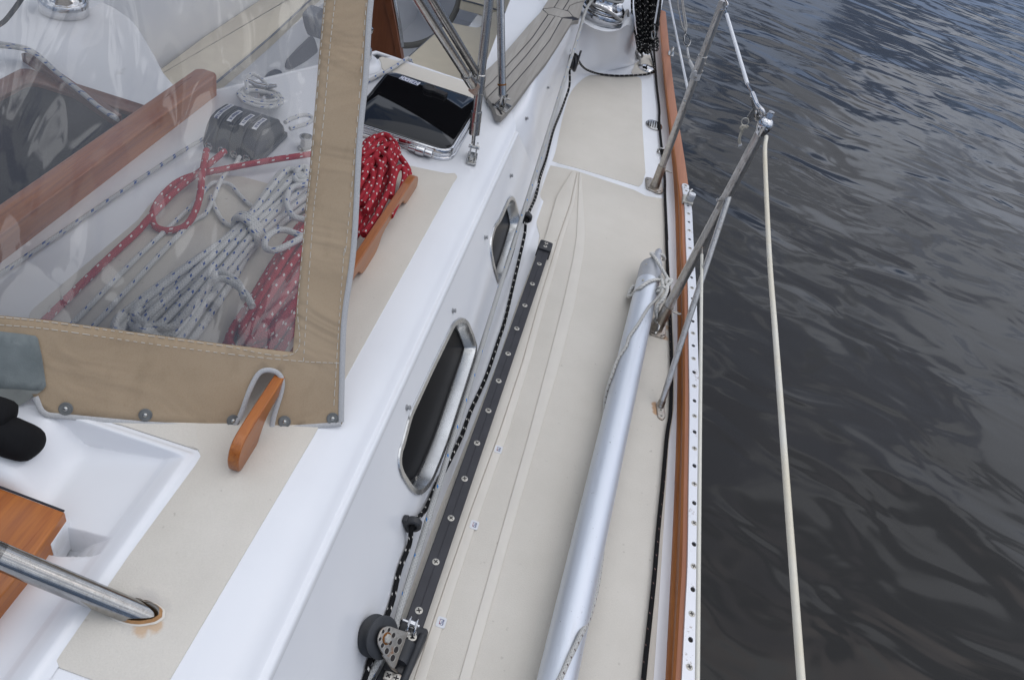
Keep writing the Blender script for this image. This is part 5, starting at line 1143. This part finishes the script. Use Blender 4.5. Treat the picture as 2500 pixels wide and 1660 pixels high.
# hood frame
lf = tp(D(1087, 366), .0); lt = yp(D(1131, -30), 1.86)
mb = MB().mat('stainless'); lu = (lt - lf).normalized(); mb.tube([lf + lu * .085, lf + lu * .4, lt], .0112, 18); hl = mb.build('hood_tube', dod)
mb = MB().mat('stainless'); mb.tube([lf + lu * .066, lf + lu * .125], .0138, 18); mb.lathe([(.003, 0), (.003, .003), (.0001, .004)], lf + lu * .10 + V(0, -.013, 0), V(0, -1, 0), 8); mb.tube([lf + lu * .038, lf + lu * .068], .005, 10); mb.build('sleeve', hl)
mb = MB().mat('stainless'); bx_ = V(1, .15, 0).normalized(); by_ = UPZ.cross(bx_)
mb.prism(roundpoly([lf + bx_ * a + by_ * b + V(0, 0, .001) for a, b in ((-.012, -.036), (.014, -.036), (.014, .026), (-.012, .026))], .004), V(0, 0, .005), .0015)
for s_ in (-.0075, .0075): mb.prism(roundpoly([lf + bx_ * (s_ - .002) + by_ * a + V(0, 0, b) for a, b in ((-.014, .005), (.014, .005), (.011, .046), (-.011, .046))], .010), bx_ * .004, .0006)
mb.tube([lf + bx_ * -.014 + V(0, 0, .034), lf + bx_ * .014 + V(0, 0, .034)], .0045, 10); mb.screw(lf - by_ * .026 + V(0, 0, .006), UPZ, .005); mb.build('deck_hinge', dod)
j0 = on_post(D(1100, 193), lf, lu)
mb = MB().mat('stainless'); mb.lathe([(.0112, -.024), (.0132, -.022), (.0132, .022), (.0112, .024)], j0, lu, 18); mb.build('clamp', hl)
b0 = j0 + V(-.016, -.022, .004); b1 = yp(D(945, -30), 1.50)
bd_ = (b1 - b0).normalized()
mb = MB().mat('stainless'); mb.tube([b0 + bd_ * .03, b0 + bd_ * .3, b1], .0105, 16); hb = mb.build('hood_tube', dod)
mb = MB().mat('stainless'); mb.tube([b0 - bd_ * .004, b0 + bd_ * .05], .0130, 16); mb.lathe([(.0131, -.001), (.0138, 0), (.0131, .002)], b0 + bd_ * .05, bd_, 16); mb.prism(roundpoly([b0 + V(a, 0, b) for a, b in ((-.006, -.02), (.016, -.03), (.022, .0), (.004, .012))], .004), V(0, .008, 0)); mb.build('jaw', hb)
c0 = b0 + V(.006, .030, .012); c1 = yp(D(978, -30), 1.62); mb = MB().mat('stainless'); mb.tube([c0, c0.lerp(c1, .4), c1], .0100, 16); mb.build('hood_tube', dod)
g0_ = zp(D(1158, 246), .338); g1_ = yp(D(1153, -40), g0_.y + .06); gd = (g1_ - g0_).normalized()
mb = MB().mat('stainless'); mb.tube([g0_ + gd * .055, g0_ + gd * .3, g1_], .0112, 16); ht = mb.build('hood_tube', dod)
mb = MB().mat('stainless'); mb.tube([g0_ + gd * .03, g0_ + gd * .062], .0125, 16); mb.tube([g0_ + gd * .005, g0_ + gd * .032], .006, 10); mb.build('sleeve', ht)
mb = MB().mat('rust'); mb.lathe([(.0126, -.002), (.0131, 0), (.0126, .002)], g0_ + gd * .061, gd, 16); mb.build('rust_band', ht)
mb = MB().mat('stainless'); mb.prism(roundpoly([g0_ + V(a, b, -.002) for a, b in ((-.022, -.020), (.018, -.034), (.026, .020), (-.014, .032))], .004), V(0, 0, .004), .001); mb.prism([g0_ + V(-.008, -.012, 0), g0_ + V(-.003, -.012, 0), g0_ + V(-.003, .012, 0), g0_ + V(-.008, .012, 0)], V(0, 0, .034)); mb.prism([g0_ + V(.003, -.012, 0), g0_ + V(.008, -.012, 0), g0_ + V(.008, .012, 0), g0_ + V(.003, .012, 0)], V(0, 0, .034)); mb.tube([g0_ + V(-.014, 0, .026), g0_ + V(.018, 0, .026)], .003, 8); mb.build('deck_hinge', dod)

# ------------------------------------------------------------------ ropes on the cabin top
def coil(E0, E1, layers, W, r, mat, seed, wraps=None):
    """flat hank: nested loops laid in layers, spiralling outwards, pinched where it is bound"""
    rd = random.Random(seed); ax = (E1 - E0); L = ax.length; ax.normalize(); sd_ = UPZ.cross(ax).normalized(); P = []
    def pt(t_, lat, z):
        p = E0 + ax * (t_ * L) + sd_ * lat; p.z = tz(p.x) + .0035 + r + z; return p
    for ly, n in enumerate(layers):
        z0 = ly * r * 1.62
        for i in range(n):
            q = (i + .6) / n * (1 - .16 * ly); q2 = (i + 1.1) / n * (1 - .16 * ly); ph = rd.uniform(0, 6); e0, e1 = -.055 * q + rd.uniform(-.02, .02), .055 * q + rd.uniform(-.03, .03)
            dz = lambda: z0 + rd.uniform(0, r * .35)
            def lat(t_, k): return k * W(t_) + .0025 * math.sin(ph + t_ * 8)
            for j in range(7): t_ = e0 + .03 + (.94 + e1 - e0) * j / 6; P.append(pt(t_, lat(t_, q), dz()))
            P.append(pt(1 + e1 + .015, .72 * q * W(1), dz())); P.append(pt(1 + e1 + .035, 0, dz() + r * .3)); P.append(pt(1 + e1 + .015, -.72 * q * W(1), dz()))
            for j in range(6, -1, -1): t_ = e0 + .03 + (.94 + e1 - e0) * j / 6; P.append(pt(t_, lat(t_, -q), dz()))
            P.append(pt(e0 + .005, -.72 * q * W(0), dz())); P.append(pt(e0 - .018, 0, dz() + r * .3)); P.append(pt(e0 + .005, .72 * q2 * W(0), dz()))
    mb = MB().mat(mat); mb.tube(smooth_path(P, 5), r, 10); H = len(layers) * r * 1.62
    for t_, tl, m_ in wraps or ():
        W_ = W(t_) + r; Q = []
        for k in range(int(16 * m_) + 1):
            a = k / 16 * 2 * math.pi; p = pt(t_ + tl * k / 16 + .03 * math.cos(a), W_ * math.cos(a), 0); p.z += max(-r * .3, H * .5 + (H * .55 + r * .7) * math.sin(a)); Q.append(p)
        mb.tube(smooth_path(Q, 3), r, 10)
    return mb
Wr = lambda t_: .046 + .016 * math.sin(max(0., min(1., t_)) * 3.1)
mb = coil(tp(Z2(330, 1000)), tp(Z4(1640, 880)), (4, 4, 2), Wr, .0076, 'rope_red', 5)
lp = lambda pts, dz=.02: [tp(Z2(*p), dz) for p in pts]
mb.tube(smooth_path(lp(((235, 950), (330, 935), (420, 965), (490, 1040), (520, 1110), (505, 1200)), .012), 6), .0072, 10)
mb.tube(smooth_path(lp(((225, 1000), (300, 960), (370, 990), (415, 1060), (410, 1160), (360, 1280), (300, 1400), (230, 1500)), .040), 6), .0072, 10)
mb.tube(smooth_path(lp(((220, 1060), (290, 1010), (335, 1050), (330, 1150), (290, 1260), (240, 1350)), .044), 6), .0072, 10)
mb.tube(smooth_path(lp(((405, 1260), (420, 1150), (445, 1080), (485, 1075), (490, 1140), (455, 1260), (400, 1380)), .042), 6), .0072, 10)
mb.tube(smooth_path(lp(((220, 1120), (262, 1060), (290, 1110), (280, 1200), (220, 1300)), .040), 6), .0072, 10)
one(mb, 'rope_coil', 'coiled red rope with white flecks lying along the inboard side of the teak handrail', 'rope coil')
Ww = lambda t_: .020 + .040 * abs(max(0., min(1., t_)) - .42) * 1.9 + .006
wc0, wc1 = tp(Z1(1905, 1215)), tp(Z4(1000, 815))
mb = coil(wc0, wc1, (4, 4, 2), Ww, .0068, 'rope_white', 11, [(.40, .013, 3.2)])
mb.tube(smooth_path([tp(Z4(*p), .05) for p in ((1560, 600), (1520, 500), (1440, 440), (1380, 430), (1375, 470), (1450, 480), (1560, 560), (1610, 650))], 5), .0064, 10)
mb.tube(smooth_path([tp(Z4(*p), .05) for p in ((1930, 200), (1800, 160), (1710, 200), (1690, 270), (1760, 290), (1890, 230), (1945, 190))], 5), .0064, 10)
mb.tube(smooth_path([tp(Z1(*p), .05) for p in ((1960, 1180), (1860, 1200), (1830, 1290), (1870, 1380), (1945, 1400))], 5), .0064, 10)
mb.tube(smooth_path([tp(Z1(*p), .04) for p in ((1975, 1130), (1920, 1120), (1890, 1100), (1930, 1065), (1960, 1080), (1940, 1130), (1880, 1125), (1900, 1160), (1965, 1160))], 5), .0064, 10)
one(mb, 'rope_coil', 'coiled white rope with blue flecks bound in the middle, under the clear window', 'rope coil')
RA = [tp(Z1(2100, 960), .03), tp(Z1(1980, 985), .03), tp(Z1(1750, 1020), .03), tp(Z1(1450, 1075), .025), tp(Z1(1180, 1140), .016), tp(Z1(1040, 1245), .012), tp(Z1(975, 1360), .011), tp(Z1(985, 1440), .010), tp(Z1(1060, 1472), .010), tp(Z1(1170, 1450), .012), tp(Z1(1235, 1370), .020), tp(Z1(1275, 1250), .030), tp(Z1(1290, 1110), .034), tp(Z1(1318, 960), .034)]
rope('red_halyard', 'red rope with white flecks making one loop in front of the black clutches', RA, .0068, 'rope_red')
RB = [tp(Z1(1435, 965), .03), tp(Z1(1320, 1060), .020), tp(Z1(1120, 1220), .020), tp(Z1(960, 1385), .018), tp(Z1(880, 1475), .010), tp(Z1(780, 1568), .0085), tp(Z4(600, 430), .0085), tp(Z4(300, 725), .0085), tp(Z4(40, 980), .0085)]
rope('red_halyard', 'straight red rope with white flecks running forward from the black clutches', RB, .0068, 'rope_red')
rope('white_line', 'thin white line with blue flecks beside the teak companionway rail', [tp(Z1(1300, 885), .02), tp(Z1(1150, 975), .012), tp(Z1(840, 1180), .008), tp(Z1(280, 1560), .008), tp(Z4(0, 440), .008), (tp(Z4(-300, 615), .008))], .0042, 'rope_thin')
rope('white_line', 'white flecked line next to the straight red rope, with one loop aft', [tp(Z4(330, 890), .008), tp(Z4(470, 750), .008), tp(Z4(850, 360), .008), tp(Z4(1230, 0), .009), tp(Z1(1330, 1185), .010), tp(Z1(1400, 1165), .012), tp(Z1(1470, 1180), .012), tp(Z1(1530, 1245), .009), tp(Z1(1600, 1310), .009), tp(Z1(1700, 1350), .009), tp(Z1(1790, 1330), .02)], .0047, 'rope_white')
rope('white_line', 'white line with blue flecks nearest the white coil, leading into the clutches', [tp(Z4(470, 900), .008), tp(Z4(600, 770), .008), tp(Z4(850, 500), .008), tp(Z4(1200, 130), .009), tp(Z1(1320, 1350), .010), tp(Z1(1420, 1130), .014), tp(Z1(1490, 1060), .022), tp(Z1(1530, 1000), .03)], .0047, 'rope_white')
rope('white_line', 'slack white line with blue flecks curving in a wide bow towards the white coil', [tp(Z1(1345, 1250), .009), tp(Z1(1380, 1345), .009), tp(Z1(1440, 1425), .009), tp(Z1(1550, 1455), .009), tp(Z1(1690, 1410), .012), tp(Z1(1790, 1290), .03)], .0047, 'rope_white')
rope('white_line', 'white line with blue flecks lying across the cabin top behind the black hatch', [tp(A2(380, 1100), .012), tp(A2(540, 1025), .009), tp(A2(700, 945), .009), tp(A2(850, 860), .009), tp(A2(950, 790), .009), tp(A2(1010, 748), .010), tp(A2(1048, 765), .004), tp(A2(1075, 815), -.03)], .0055, 'rope_thin')
rope('white_line', 'short white rope end with blue flecks lying between the hatch hinge and the red coil', [tp(A4(60, 930), .02), tp(A4(220, 960), .018), tp(A4(320, 1000), .016), tp(A4(385, 1035), .022), tp(A4(395, 1060), .03), tp(A4(340, 1078), .036), tp(A4(210, 1098), .036), tp(A4(60, 1110), .03)], .0054, 'rope_white')

# rope clutches
CX0, CXW, CYF = -.787, .0292, 1.466
cl = thing('rope_clutch', 'bank of four black rope clutches with white label strips, behind the clear window', 'rope clutch', V(CX0 + 2 * CXW, CYF + .08, tz(-.72)))
cz = tz(-.72) + .002
cp = [(0, 0), (-.004, .018), (.000, .038), (.012, .058), (.030, .071), (.055, .075), (.105, .070), (.135, .055), (.155, .030), (.160, 0)]
mb = MB().mat('black_plastic'); mb.prism(roundpoly([V(CX0 - .002, CYF + .004 + y, cz + z * .82) for y, z in cp], .008, 3), V(4 * CXW + .004, 0, 0)); mb.prism(roundpoly([V(CX0 - .006, CYF + .01, cz), V(CX0 + 4 * CXW + .010, CYF + .01, cz), V(CX0 + 4 * CXW + .010, CYF + .165, cz), V(CX0 - .006, CYF + .165, cz)], .006), V(0, 0, .012), .003); mb.build('body', cl, bevel=.002)
for k in range(4):
    x = CX0 + k * CXW + .0015; mb = MB().mat('black_plastic'); mb.prism(roundpoly([V(x, CYF + y, cz + z) for y, z in cp], .008, 3), V(CXW - .003, 0, 0)); lv = mb.build('lever', cl, bevel=.003)
    mb = MB().mat('sticker_white'); z = .0770; L0, L1 = (.020, .108) if k == 0 else (.030, .088)
    top = lambda y: cz + .0012 + (.071 + .004 * min(1, (y - .030) / .025) if y < .055 else .075 - .0050 * (y - .055) / .05) - (max(0, .030 - y) * .75)
    yy_ = [L0 + (L1 - L0) * i / 6 for i in range(7)]; vs = [V(x + a, CYF + y, top(y)) for y in yy_ for a in (.0075, .0185)]; mb.add(vs, [[2 * i, 2 * i + 1, 2 * i + 3, 2 * i + 2] for i in range(6)])
    mb.mat('print_blue')
    yl_ = L0 + .008
    while yl_ < L1 - .006:
        w_ = random.choice((.0022, .003, .0036)); vs = [V(x + a, CYF + y, top(y) + .0003) for y in (yl_, yl_ + w_) for a in (.0098, .0162)]; mb.add(vs, [[0, 1, 3, 2]]); yl_ += w_ + random.choice((.001, .001, .0028))
    mb.build('label_strip', lv)
    mb = MB().mat('stainless'); o = V(x + CXW / 2 - .0015, CYF - .003, cz + .016); mb.lathe([(.0085, -.001), (.0085, .002), (.006, .003), (.006, 0)], o, V(0, -1, .1), 16); mb.build('lead_eye', lv)

# cleat with its hank of rope
hk_ = lambda x, y, dz: tp(B3(x, y), dz)
c0_ = hk_(830, 70, .045); cle = thing('horn_cleat', 'small chrome cleat holding the hanked white rope near the companionway', 'cleat', c0_ - V(0, 0, .045))
mb = MB().mat('chrome'); mb.tube([c0_ + V(-.035, -.008, .012), c0_ + V(-.012, -.003, .004), c0_ + V(.012, .003, .004), c0_ + V(.035, .008, .012)], [.004, .0075, .0075, .004], 12); mb.build('horns', cle)
mb = MB().mat('chrome'); mb.tube([c0_ + V(0, 0, .004), c0_ - V(0, 0, .044)], [.008, .012], 12); mb.build('base', cle)
mb = MB().mat('rope_white'); rd = random.Random(4)
for k in range(9):
    cx_, cy_ = 815 + rd.uniform(-25, 25), 175 + 9 * k - 20; ax_, ay_ = 285 - abs(k - 5) * 16, 92 + rd.uniform(-14, 14); mb.tube(smooth_path([hk_(cx_ + ax_ * math.cos(a) , cy_ + ay_ * math.sin(a) + ax_ * .16 * math.cos(a), .010 + .004 * ((k * 5) % 9) + .014 * (math.sin(a) > 0)) for a in [i * math.pi / 7 for i in range(14)]], 4, True), .0048, 8, closed=True, v0=k * .013)
mb.tube(smooth_path([tp(B2(*p), .055) for p in ((1065, 1180), (1055, 1050), (1075, 980), (1140, 955), (1230, 1000), (1330, 1100))], 5), .0045, 8)
one(mb, 'rope_hank', 'hank of white rope with blue flecks hung on the chrome cleat behind the clutches', 'rope hank')
rope('white_line', 'doubled white line curving out behind the black clutches to the canvas edge', [tp(B3(1130, 520), .05), tp(B3(1230, 465), .045), tp(B3(1380, 425), .04), tp(B3(1480, 460), .035), tp(B3(1440, 520), .03), tp(B3(1300, 570), .03), tp(B3(1190, 600), .03)], .0050, 'rope_white')
# small steel deck eye
q = tp(B3(1388, 860)); dei = thing('deck_eye', 'small steel ring fitting on deck beside the end of the red rope', 'deck eye', q)
mb = MB().mat('stainless'); mb.lathe([(.018, 0), (.018, .003), (.013, .005), (.012, .024), (.0155, .030), (.0155, .034), (.0125, .034), (.010, .014), (.0001, .013)], q, UPZ, 22); mb.build('ring', dei)

# companionway rail
mb = MB().mat('teak_varnish'); mb.prism(roundpoly([V(x, y, .321) for x, y in ((-.937, .70), (-.882, .70), (-.882, 1.715), (-.893, 1.728), (-.925, 1.728), (-.937, 1.715))], .006), V(0, 0, .055), .004)
one(mb, 'companionway_rail', 'straight varnished teak rail along the companionway opening, behind the clear window', 'rail')
# rope bundle and trim aft of the opening
t0_, t1_ = zp(B1(330, 700), .215), zp(B1(1500, 1510), .215)
mb = MB().mat('teak_dark'); mb.box(t0_.lerp(t1_, .5) - V(0, 0, .006), (t1_ - t0_).length, .026, .026, ((t1_ - t0_).normalized(), UPZ.cross((t1_ - t0_).normalized()), UPZ)); one(mb, 'teak_trim', 'dark teak trim strip under the bundled lines across the bridge deck', 'trim', bevel=.003)
mb = MB().mat('rope_thin'); rd = random.Random(8)
for k in range(6):
    o = 14 * k - 35; mb.tube(smooth_path([zp(B1(x + o * .5 + rd.uniform(-8, 8), y + o * (.6 + .5 * (i == 0)) + rd.uniform(-8, 8)), .235 + .004 * (k % 3)) for i, (x, y) in enumerate(((-120, 560), (150, 590), (360, 640), (520, 745), (760, 960), (1050, 1190), (1300, 1390), (1490, 1510)))], 5), .0048, 8, v0=k * .02)
one(mb, 'line_bundle', 'bundle of grey flecked lines draped along the teak trim of the bridge deck', 'rope bundle')
# far winch seen through the window
fw = zp(B1(650, 190), .21); fwi = thing('winch', 'small chrome winch standing on the far bridge deck, seen through the window', 'winch', V(fw.x, fw.y, .2))
mb = MB().mat('chrome'); c_ = V(fw.x, fw.y + .06, .2); mb.lathe([(.066, 0), (.068, .004), (.066, .034), (.062, .040)], c_, UPZ, 32); mb.build('base', fwi); mb = MB().mat('chrome'); mb.lathe([(.060, .038), (.056, .046), (.046, .056), (.044, .10), (.056, .11), (.056, .118), (.0001, .122)], c_, UPZ, 32); mb.build('drum', fwi)
rope('winch_line', 'dark grey line rising past the far chrome winch', [zp(B1(-40, 340), .26), zp(B1(60, 270), .27), zp(B1(160, 150), .30), zp(B1(240, 40), .34), zp(B1(300, -60), .36)], .006, 'rope_jack', cat='rope')
# near cabin top winch, half hidden by the canvas edge
q = tp(A2(335, 800)); nw = thing('winch', 'chrome cabin top winch half hidden behind the edge of the canvas', 'winch', q)
mb = MB().mat('gelcoat'); mb.lathe([(.078, 0), (.074, .008), (.064, .016), (.060, .018), (.0001, .0185)], q, UPZ, 32); mb.build('pad', nw)
mb = MB().mat('chrome'); mb.lathe([(.047, .0185), (.049, .022), (.047, .046), (.044, .050), (.036, .058), (.033, .075), (.036, .092), (.043, .098), (.043, .106), (.030, .112), (.0001, .113)], q, UPZ, 32); mb.build('drum', nw)

# ------------------------------------------------------------------ coaming cap of grey teak planks
cap = thing('coaming_cap', 'weathered grey teak planked cap on top of the cockpit coaming', 'coaming cap', V(-.24, 2.6, .31))
CZ = .337
def c1(*pts): return [zp(A1(x, y), CZ) for x, y in pts]
outl = c1((-90, 1140), (-80, 905), (0, 838), (150, 690), (300, 520), (470, 320), (620, 160), (720, 0), (800, -130), (1250, -130), (1180, 20), (1150, 130), (1120, 250), (1040, 262), (1030, 270), (850, 562), (700, 790), (520, 1010), (330, 1270), (200, 1425), (128, 1493), (60, 1472), (20, 1345))
mb = MB().mat('teak_grey'); mb.prism([p - V(0, 0, .018) for p in outl], V(0, 0, .0145)); mb.mat('caulk'); mb.prism(inset(ccw([p - V(0, 0, .0036) for p in outl], UPZ), UPZ, .0025), V(0, 0, .0011)); mb.build('caulking', cap)
planks = [((-88, 1122), (-80, 908), (0, 842), (150, 695), (300, 525), (470, 325), (620, 165), (650, 130), (716, 186), (520, 474), (350, 668), (176, 856), (0, 1046)),
          ((-86, 1136), (4, 1054), (182, 866), (356, 678), (528, 482), (728, 192), (804, 208), (640, 450), (440, 705), (180, 1000), (0, 1186), (-60, 1246)),
          ((-52, 1252), (6, 1196), (188, 1010), (448, 714), (650, 456), (814, 210), (896, 232), (740, 510), (500, 812), (330, 1010), (200, 1156), (40, 1330), (10, 1330)),
          ((46, 1340), (208, 1164), (338, 1020), (510, 820), (748, 518), (908, 236), (1032, 250), (1026, 272), (850, 560), (700, 788), (520, 1008), (330, 1266), (200, 1420), (128, 1490), (64, 1470), (26, 1352)),
          ((660, 122), (800, 103), (980, 150), (1034, 212), (894, 224), (722, 182)),
          ((655, 112), (722, 4), (800, -126), (905, -126), (855, 0), (795, 96)), ((806, 96), (866, 0), (915, -126), (1040, -126), (975, 16), (905, 126)), ((918, 128), (985, 22), (1050, -126), (1240, -126), (1180, 12), (1075, 38), (1000, 68), (968, 132)),
          ((992, 150), (975, 134), (1005, 76), (1080, 46), (1172, 24), (1144, 130), (1112, 240), (1046, 212))]
for pp in planks:
    mb = MB().mat('teak_grey'); mb.prism([p - V(0, 0, .012) for p in c1(*pp)], V(0, 0, .012 + random.uniform(0, .0005)), .0008); mb.build('plank', cap)
mb = MB().mat('rubber'); mb.tube(smooth_path([zp(A1(*p), CZ + .001) for p in ((15, 1330), (60, 1370), (105, 1420), (128, 1462))], 4), .0028, 8); mb.build('gasket', cap)

# ------------------------------------------------------------------ cockpit seats, wheel, table
def cushion(lab, pts, z, th, name='seat_cushion', edge=None):
    P = [zp(p, z) - V(0, 0, th) for p in pts]; c = sum(P, V(0, 0, 0)) / len(P); root = thing(name, lab, 'cushion', V(c.x, c.y, z - th), 'cockpit cushions')
    mb = MB().mat('cushion'); mb.prism(roundpoly(P, .02, 3), V(0, 0, th), .014); mb.build('pad', root)
    Q = roundpoly([p + V(0, 0, th - .010) for p in P], .02, 3); mb = MB().mat('dark_slate'); Q = Q if edge is None else [p for p in Q if p.x > edge]; mb.tube(Q, .0042, 6, closed=edge is None); mb.build('edge_line', root); return root  # thin dark line along the cushion edge
cushion('big beige cushion on the cockpit seat behind the black hatch', [A2(700, 1010), A2(1000, 742), A2(1300, 472), A2(1530, 272), A2(1700, 308), A2(1880, 345), A2(1960, 330), A2(2010, 270), A2(2065, 170), A2(2130, 138), A2(2350, 195), A2(2575, 272), A2(2300, 640), A2(1990, 960), A2(1960, 1200), A2(1500, 1300)], -.1, .06)
cushion('small beige cushion beyond the seam, beside the tip of the grey teak cap', [A2(1700, -25), A2(1900, 25), A2(2098, 84), A2(2350, 165), A2(2590, 250), A2(2760, 0), A2(2850, -160), A2(1800, -220)], -.1, .06)
cushion('long beige cushion on the far cockpit seat, seen through the clear window', [B2(-500, 1180), B2(0, 830), B2(500, 460), B2(1200, 0), B2(1900, -450), B2(2330, -420), B2(1820, 20), B2(1400, 410), B2(1050, 710), B2(800, 910), B2(300, 1330)], -.1, .055, edge=-1.42)
# dark pockets in the far seat front
for pts, lab in ((((1540, 860), (1560, 770), (1700, 620), (1880, 450), (1925, 510), (1965, 660), (1800, 790), (1600, 900)), 'dark recessed pocket in the white far seat front, the bigger one'), (((1270, 1000), (1340, 920), (1430, 880), (1490, 905), (1510, 945), (1400, 1010), (1320, 1050)), 'dark recessed pocket in the white far seat front, the smaller one')):
    mb = MB().mat('dark_slate'); mb.prism(roundpoly([xp(B2(x, y), -1.3585) for x, y in pts], .03, 3), V(.004, 0, 0), .001); one(mb, 'cockpit_pocket', lab, 'pocket')
mb = MB().mat('dark_slate'); mb.prism(roundpoly([xp(B2(x, y), -1.05) for x, y in ((1915, 230), (2030, 100), (2120, 200), (2080, 480), (1985, 510), (1945, 400))], .02, 3), V(-.05, 0, 0), .008); one(mb, 'blue_pouch', 'dark blue pouch hanging in the cockpit beside the canvas edge', 'pouch')
# wheel
WY = 4.3; wc = V(-1.159, WY, -.133); WRAD = .334
wh = thing('steering_wheel', 'large steering wheel with grey leather rim in the cockpit', 'steering wheel', wc)
mb = MB().mat('leather_grey'); mb.tube([wc + V(WRAD * math.cos(a), .06 * math.sin(a), WRAD * math.sin(a)) for a in [k * math.pi / 32 for k in range(64)]], .0165, 12, closed=True); mb.build('rim', wh)
mb = MB().mat('stainless'); mb.lathe([(.05, -.03), (.05, .02), (.03, .04), (.0001, .042)], wc, V(0, -1, 0), 20); mb.build('hub', wh)
for k in range(5):
    a = R(-38 + 72 * k); mb = MB().mat('stainless'); mb.tube([wc, wc + V((WRAD - .01) * math.cos(a), .06 * math.sin(a), (WRAD - .01) * math.sin(a))], .0075, 10); mb.build('spoke', wh)
# folded table leaf
TP = [yp(A2(*p), 2.62) for p in ((420, -60), (800, -60), (800, 0), (870, 330), (945, 762), (945, 900), (420, 900))]
tb_ = thing('cockpit_table', 'dark varnished teak table leaf with steel edge, beside the canvas border', 'table', (TP[4] + TP[6]) / 2)
mb = MB().mat('teak_dark'); mb.prism(TP, V(0, .03, 0)); mb.build('leaf', tb_, bevel=.002)
mb = MB().mat('teak_dark'); mb.prism([yp(A2(*p), 2.612) for p in ((700, -60), (800, -60), (870, 330), (945, 762), (880, 745), (800, 330))], V(0, .007, 0)); mb.build('edge_band', tb_, bevel=.001)
mb = MB().mat('stainless'); mb.tube([yp(A2(830, -60), 2.64), yp(A2(845, 0), 2.64), yp(A2(905, 330), 2.64), yp(A2(940, 600), 2.64)], .010, 10); mb.build('edge_trim', tb_)

# ------------------------------------------------------------------ forward corner: teak slab, mast rail, covered fitting
mb = MB().mat('teak_varnish'); mb.prism([zp(Z6(*p), .325) - V(0, 0, .045) for p in ((-400, 195), (0, 342), (410, 494), (216, 775), (0, 1040), (-300, 1420))], V(0, 0, .045), .003)
mb.mat('caulk'); mb.tube([zp(Z6(*p), .3235) for p in ((-400, 188), (0, 336), (408, 490))], .0016, 6)
sl_ = one(mb, 'teak_slab', 'varnished teak slab set in the white sea hood, under the steel tube', 'hatch board')
mb = MB().mat('gelcoat'); mb.prism([zp(Z6(*p), .304) - V(0, 0, .06) for p in ((390, 500), (436, 540), (326, 702), (270, 702))], V(0, 0, .06), .001)
one(mb, 'white_block', 'small white block under the end of the teak slab', 'block')
def at_depth(p, dep): return EYE + ray(p) * (dep / FPX)
f_ = TUBE_FOOT; g_ = at_depth(Z6(0, 778), .90); td_ = (g_ - f_).normalized()
gr = thing('mast_rail', 'thick stainless steel tube slanting up from a rust ringed foot on the cabin top', 'grab rail', f_)
mb = MB().mat('tube_steel'); mb.tube([f_ - td_ * .05, f_ + td_ * .1, f_ + td_ * .3, g_, g_ + td_ * .8], .0152, 36); mb.build('tube', gr)
fl_ = V(td_.x, td_.y, 0).normalized(); fw_ = UPZ.cross(fl_); se = .0152 / max(.35, td_.z)
def ring_on_deck(k0, k1, z0, z1, name, mat):
    n = 40; mb = MB().mat(mat); rr_ = []
    for k, z in ((k0, z0), (k0 * .6 + k1 * .4, z1), (k1, z1 * .6)):
        rr_ += [V(f_.x, f_.y, tz(f_.x) + z) + fl_ * math.cos(a) * se * k * (1 + .05 * mnoise.noise(V(math.cos(a) * 3, math.sin(a) * 3, k))) + fw_ * math.sin(a) * .0152 * k * (1 + .10 * mnoise.noise(V(math.cos(a) * 3, math.sin(a) * 3, k + 9))) for a in [2 * math.pi * i / n for i in range(n)]]
    mb.add(rr_, [[q * n + i, q * n + (i + 1) % n, (q + 1) * n + (i + 1) % n, (q + 1) * n + i] for q in range(2) for i in range(n)]); return mb.build(name, gr)
ring_on_deck(.97, 1.09, .0095, .0070, 'rust_ring', 'rust_pale')
ring_on_deck(1.02, 1.20, .0045, .0038, 'sealant', 'smooth_beige')
cv = thing('fitting_cover', 'black fabric cover over a fitting at the edge of the white sea hood', 'fabric cover', zp(B5(200, 700), .34))
mb = MB().mat('cover_black'); a0_, a1_ = zp(B5(-300, 330), .352), zp(B5(395, 640), .338); d = (a1_ - a0_).normalized()
ts = [(0, .027), (.2, .027), (.4, .0255), (.6, .0275), (.8, .028), (.9, .027), (.97, .0245), (1.05, .019), (1.10, .011), (1.125, .002)]
P = [a0_.lerp(a1_, q) for q, _ in ts]; mb.tube(smooth_path(P, 3), [.030] * 0 or [ts[min(len(ts) - 1, int(i / 3))][1] * (1 - (i % 3) / 3) + ts[min(len(ts) - 1, int(i / 3) + 1)][1] * ((i % 3) / 3) for i in range(len(ts) * 3 - 2)], 22)
for i, v in enumerate(mb.v): mb.v[i] = v + V(0, 0, 1) * .007 * mnoise.noise(v * 34) + V(1, 0, 0) * .005 * mnoise.noise(v * 25 + V(5, 0, 0))
mb.build('sleeve', cv)
mb = MB().mat('cover_black'); a0_, a1_ = zp(B5(-250, 180), .372), zp(B5(130, 285), .366); P = [a0_.lerp(a1_, q) for q in (0, .3, .6, .85, 1.0, 1.08, 1.12)]; mb.tube(P, [.022, .023, .0235, .023, .020, .013, .002], 20)
for i, v in enumerate(mb.v): mb.v[i] = v + V(0, 0, 1) * .004 * mnoise.noise(v * 30)
mb.build('fold', cv)

# unseen dark sheet over the cockpit, added to darken the smoked hatch lid's reflection
mb = MB().mat('cover_black'); mb.grid(lambda u, v: V(-4.6 + 4.9 * u, 3.95 + 2.4 * v, 1.42 + .10 * math.sin(u * math.pi) + .06 * math.sin(v * math.pi)), 12, 8)
aw = one(mb, 'reflection_blocker', 'unseen dark sheet added over the cockpit to darken the hatch lid reflection', 'reflection_blocker'); sm = aw.modifiers.new('thickness', 'SOLIDIFY'); sm.thickness = .003
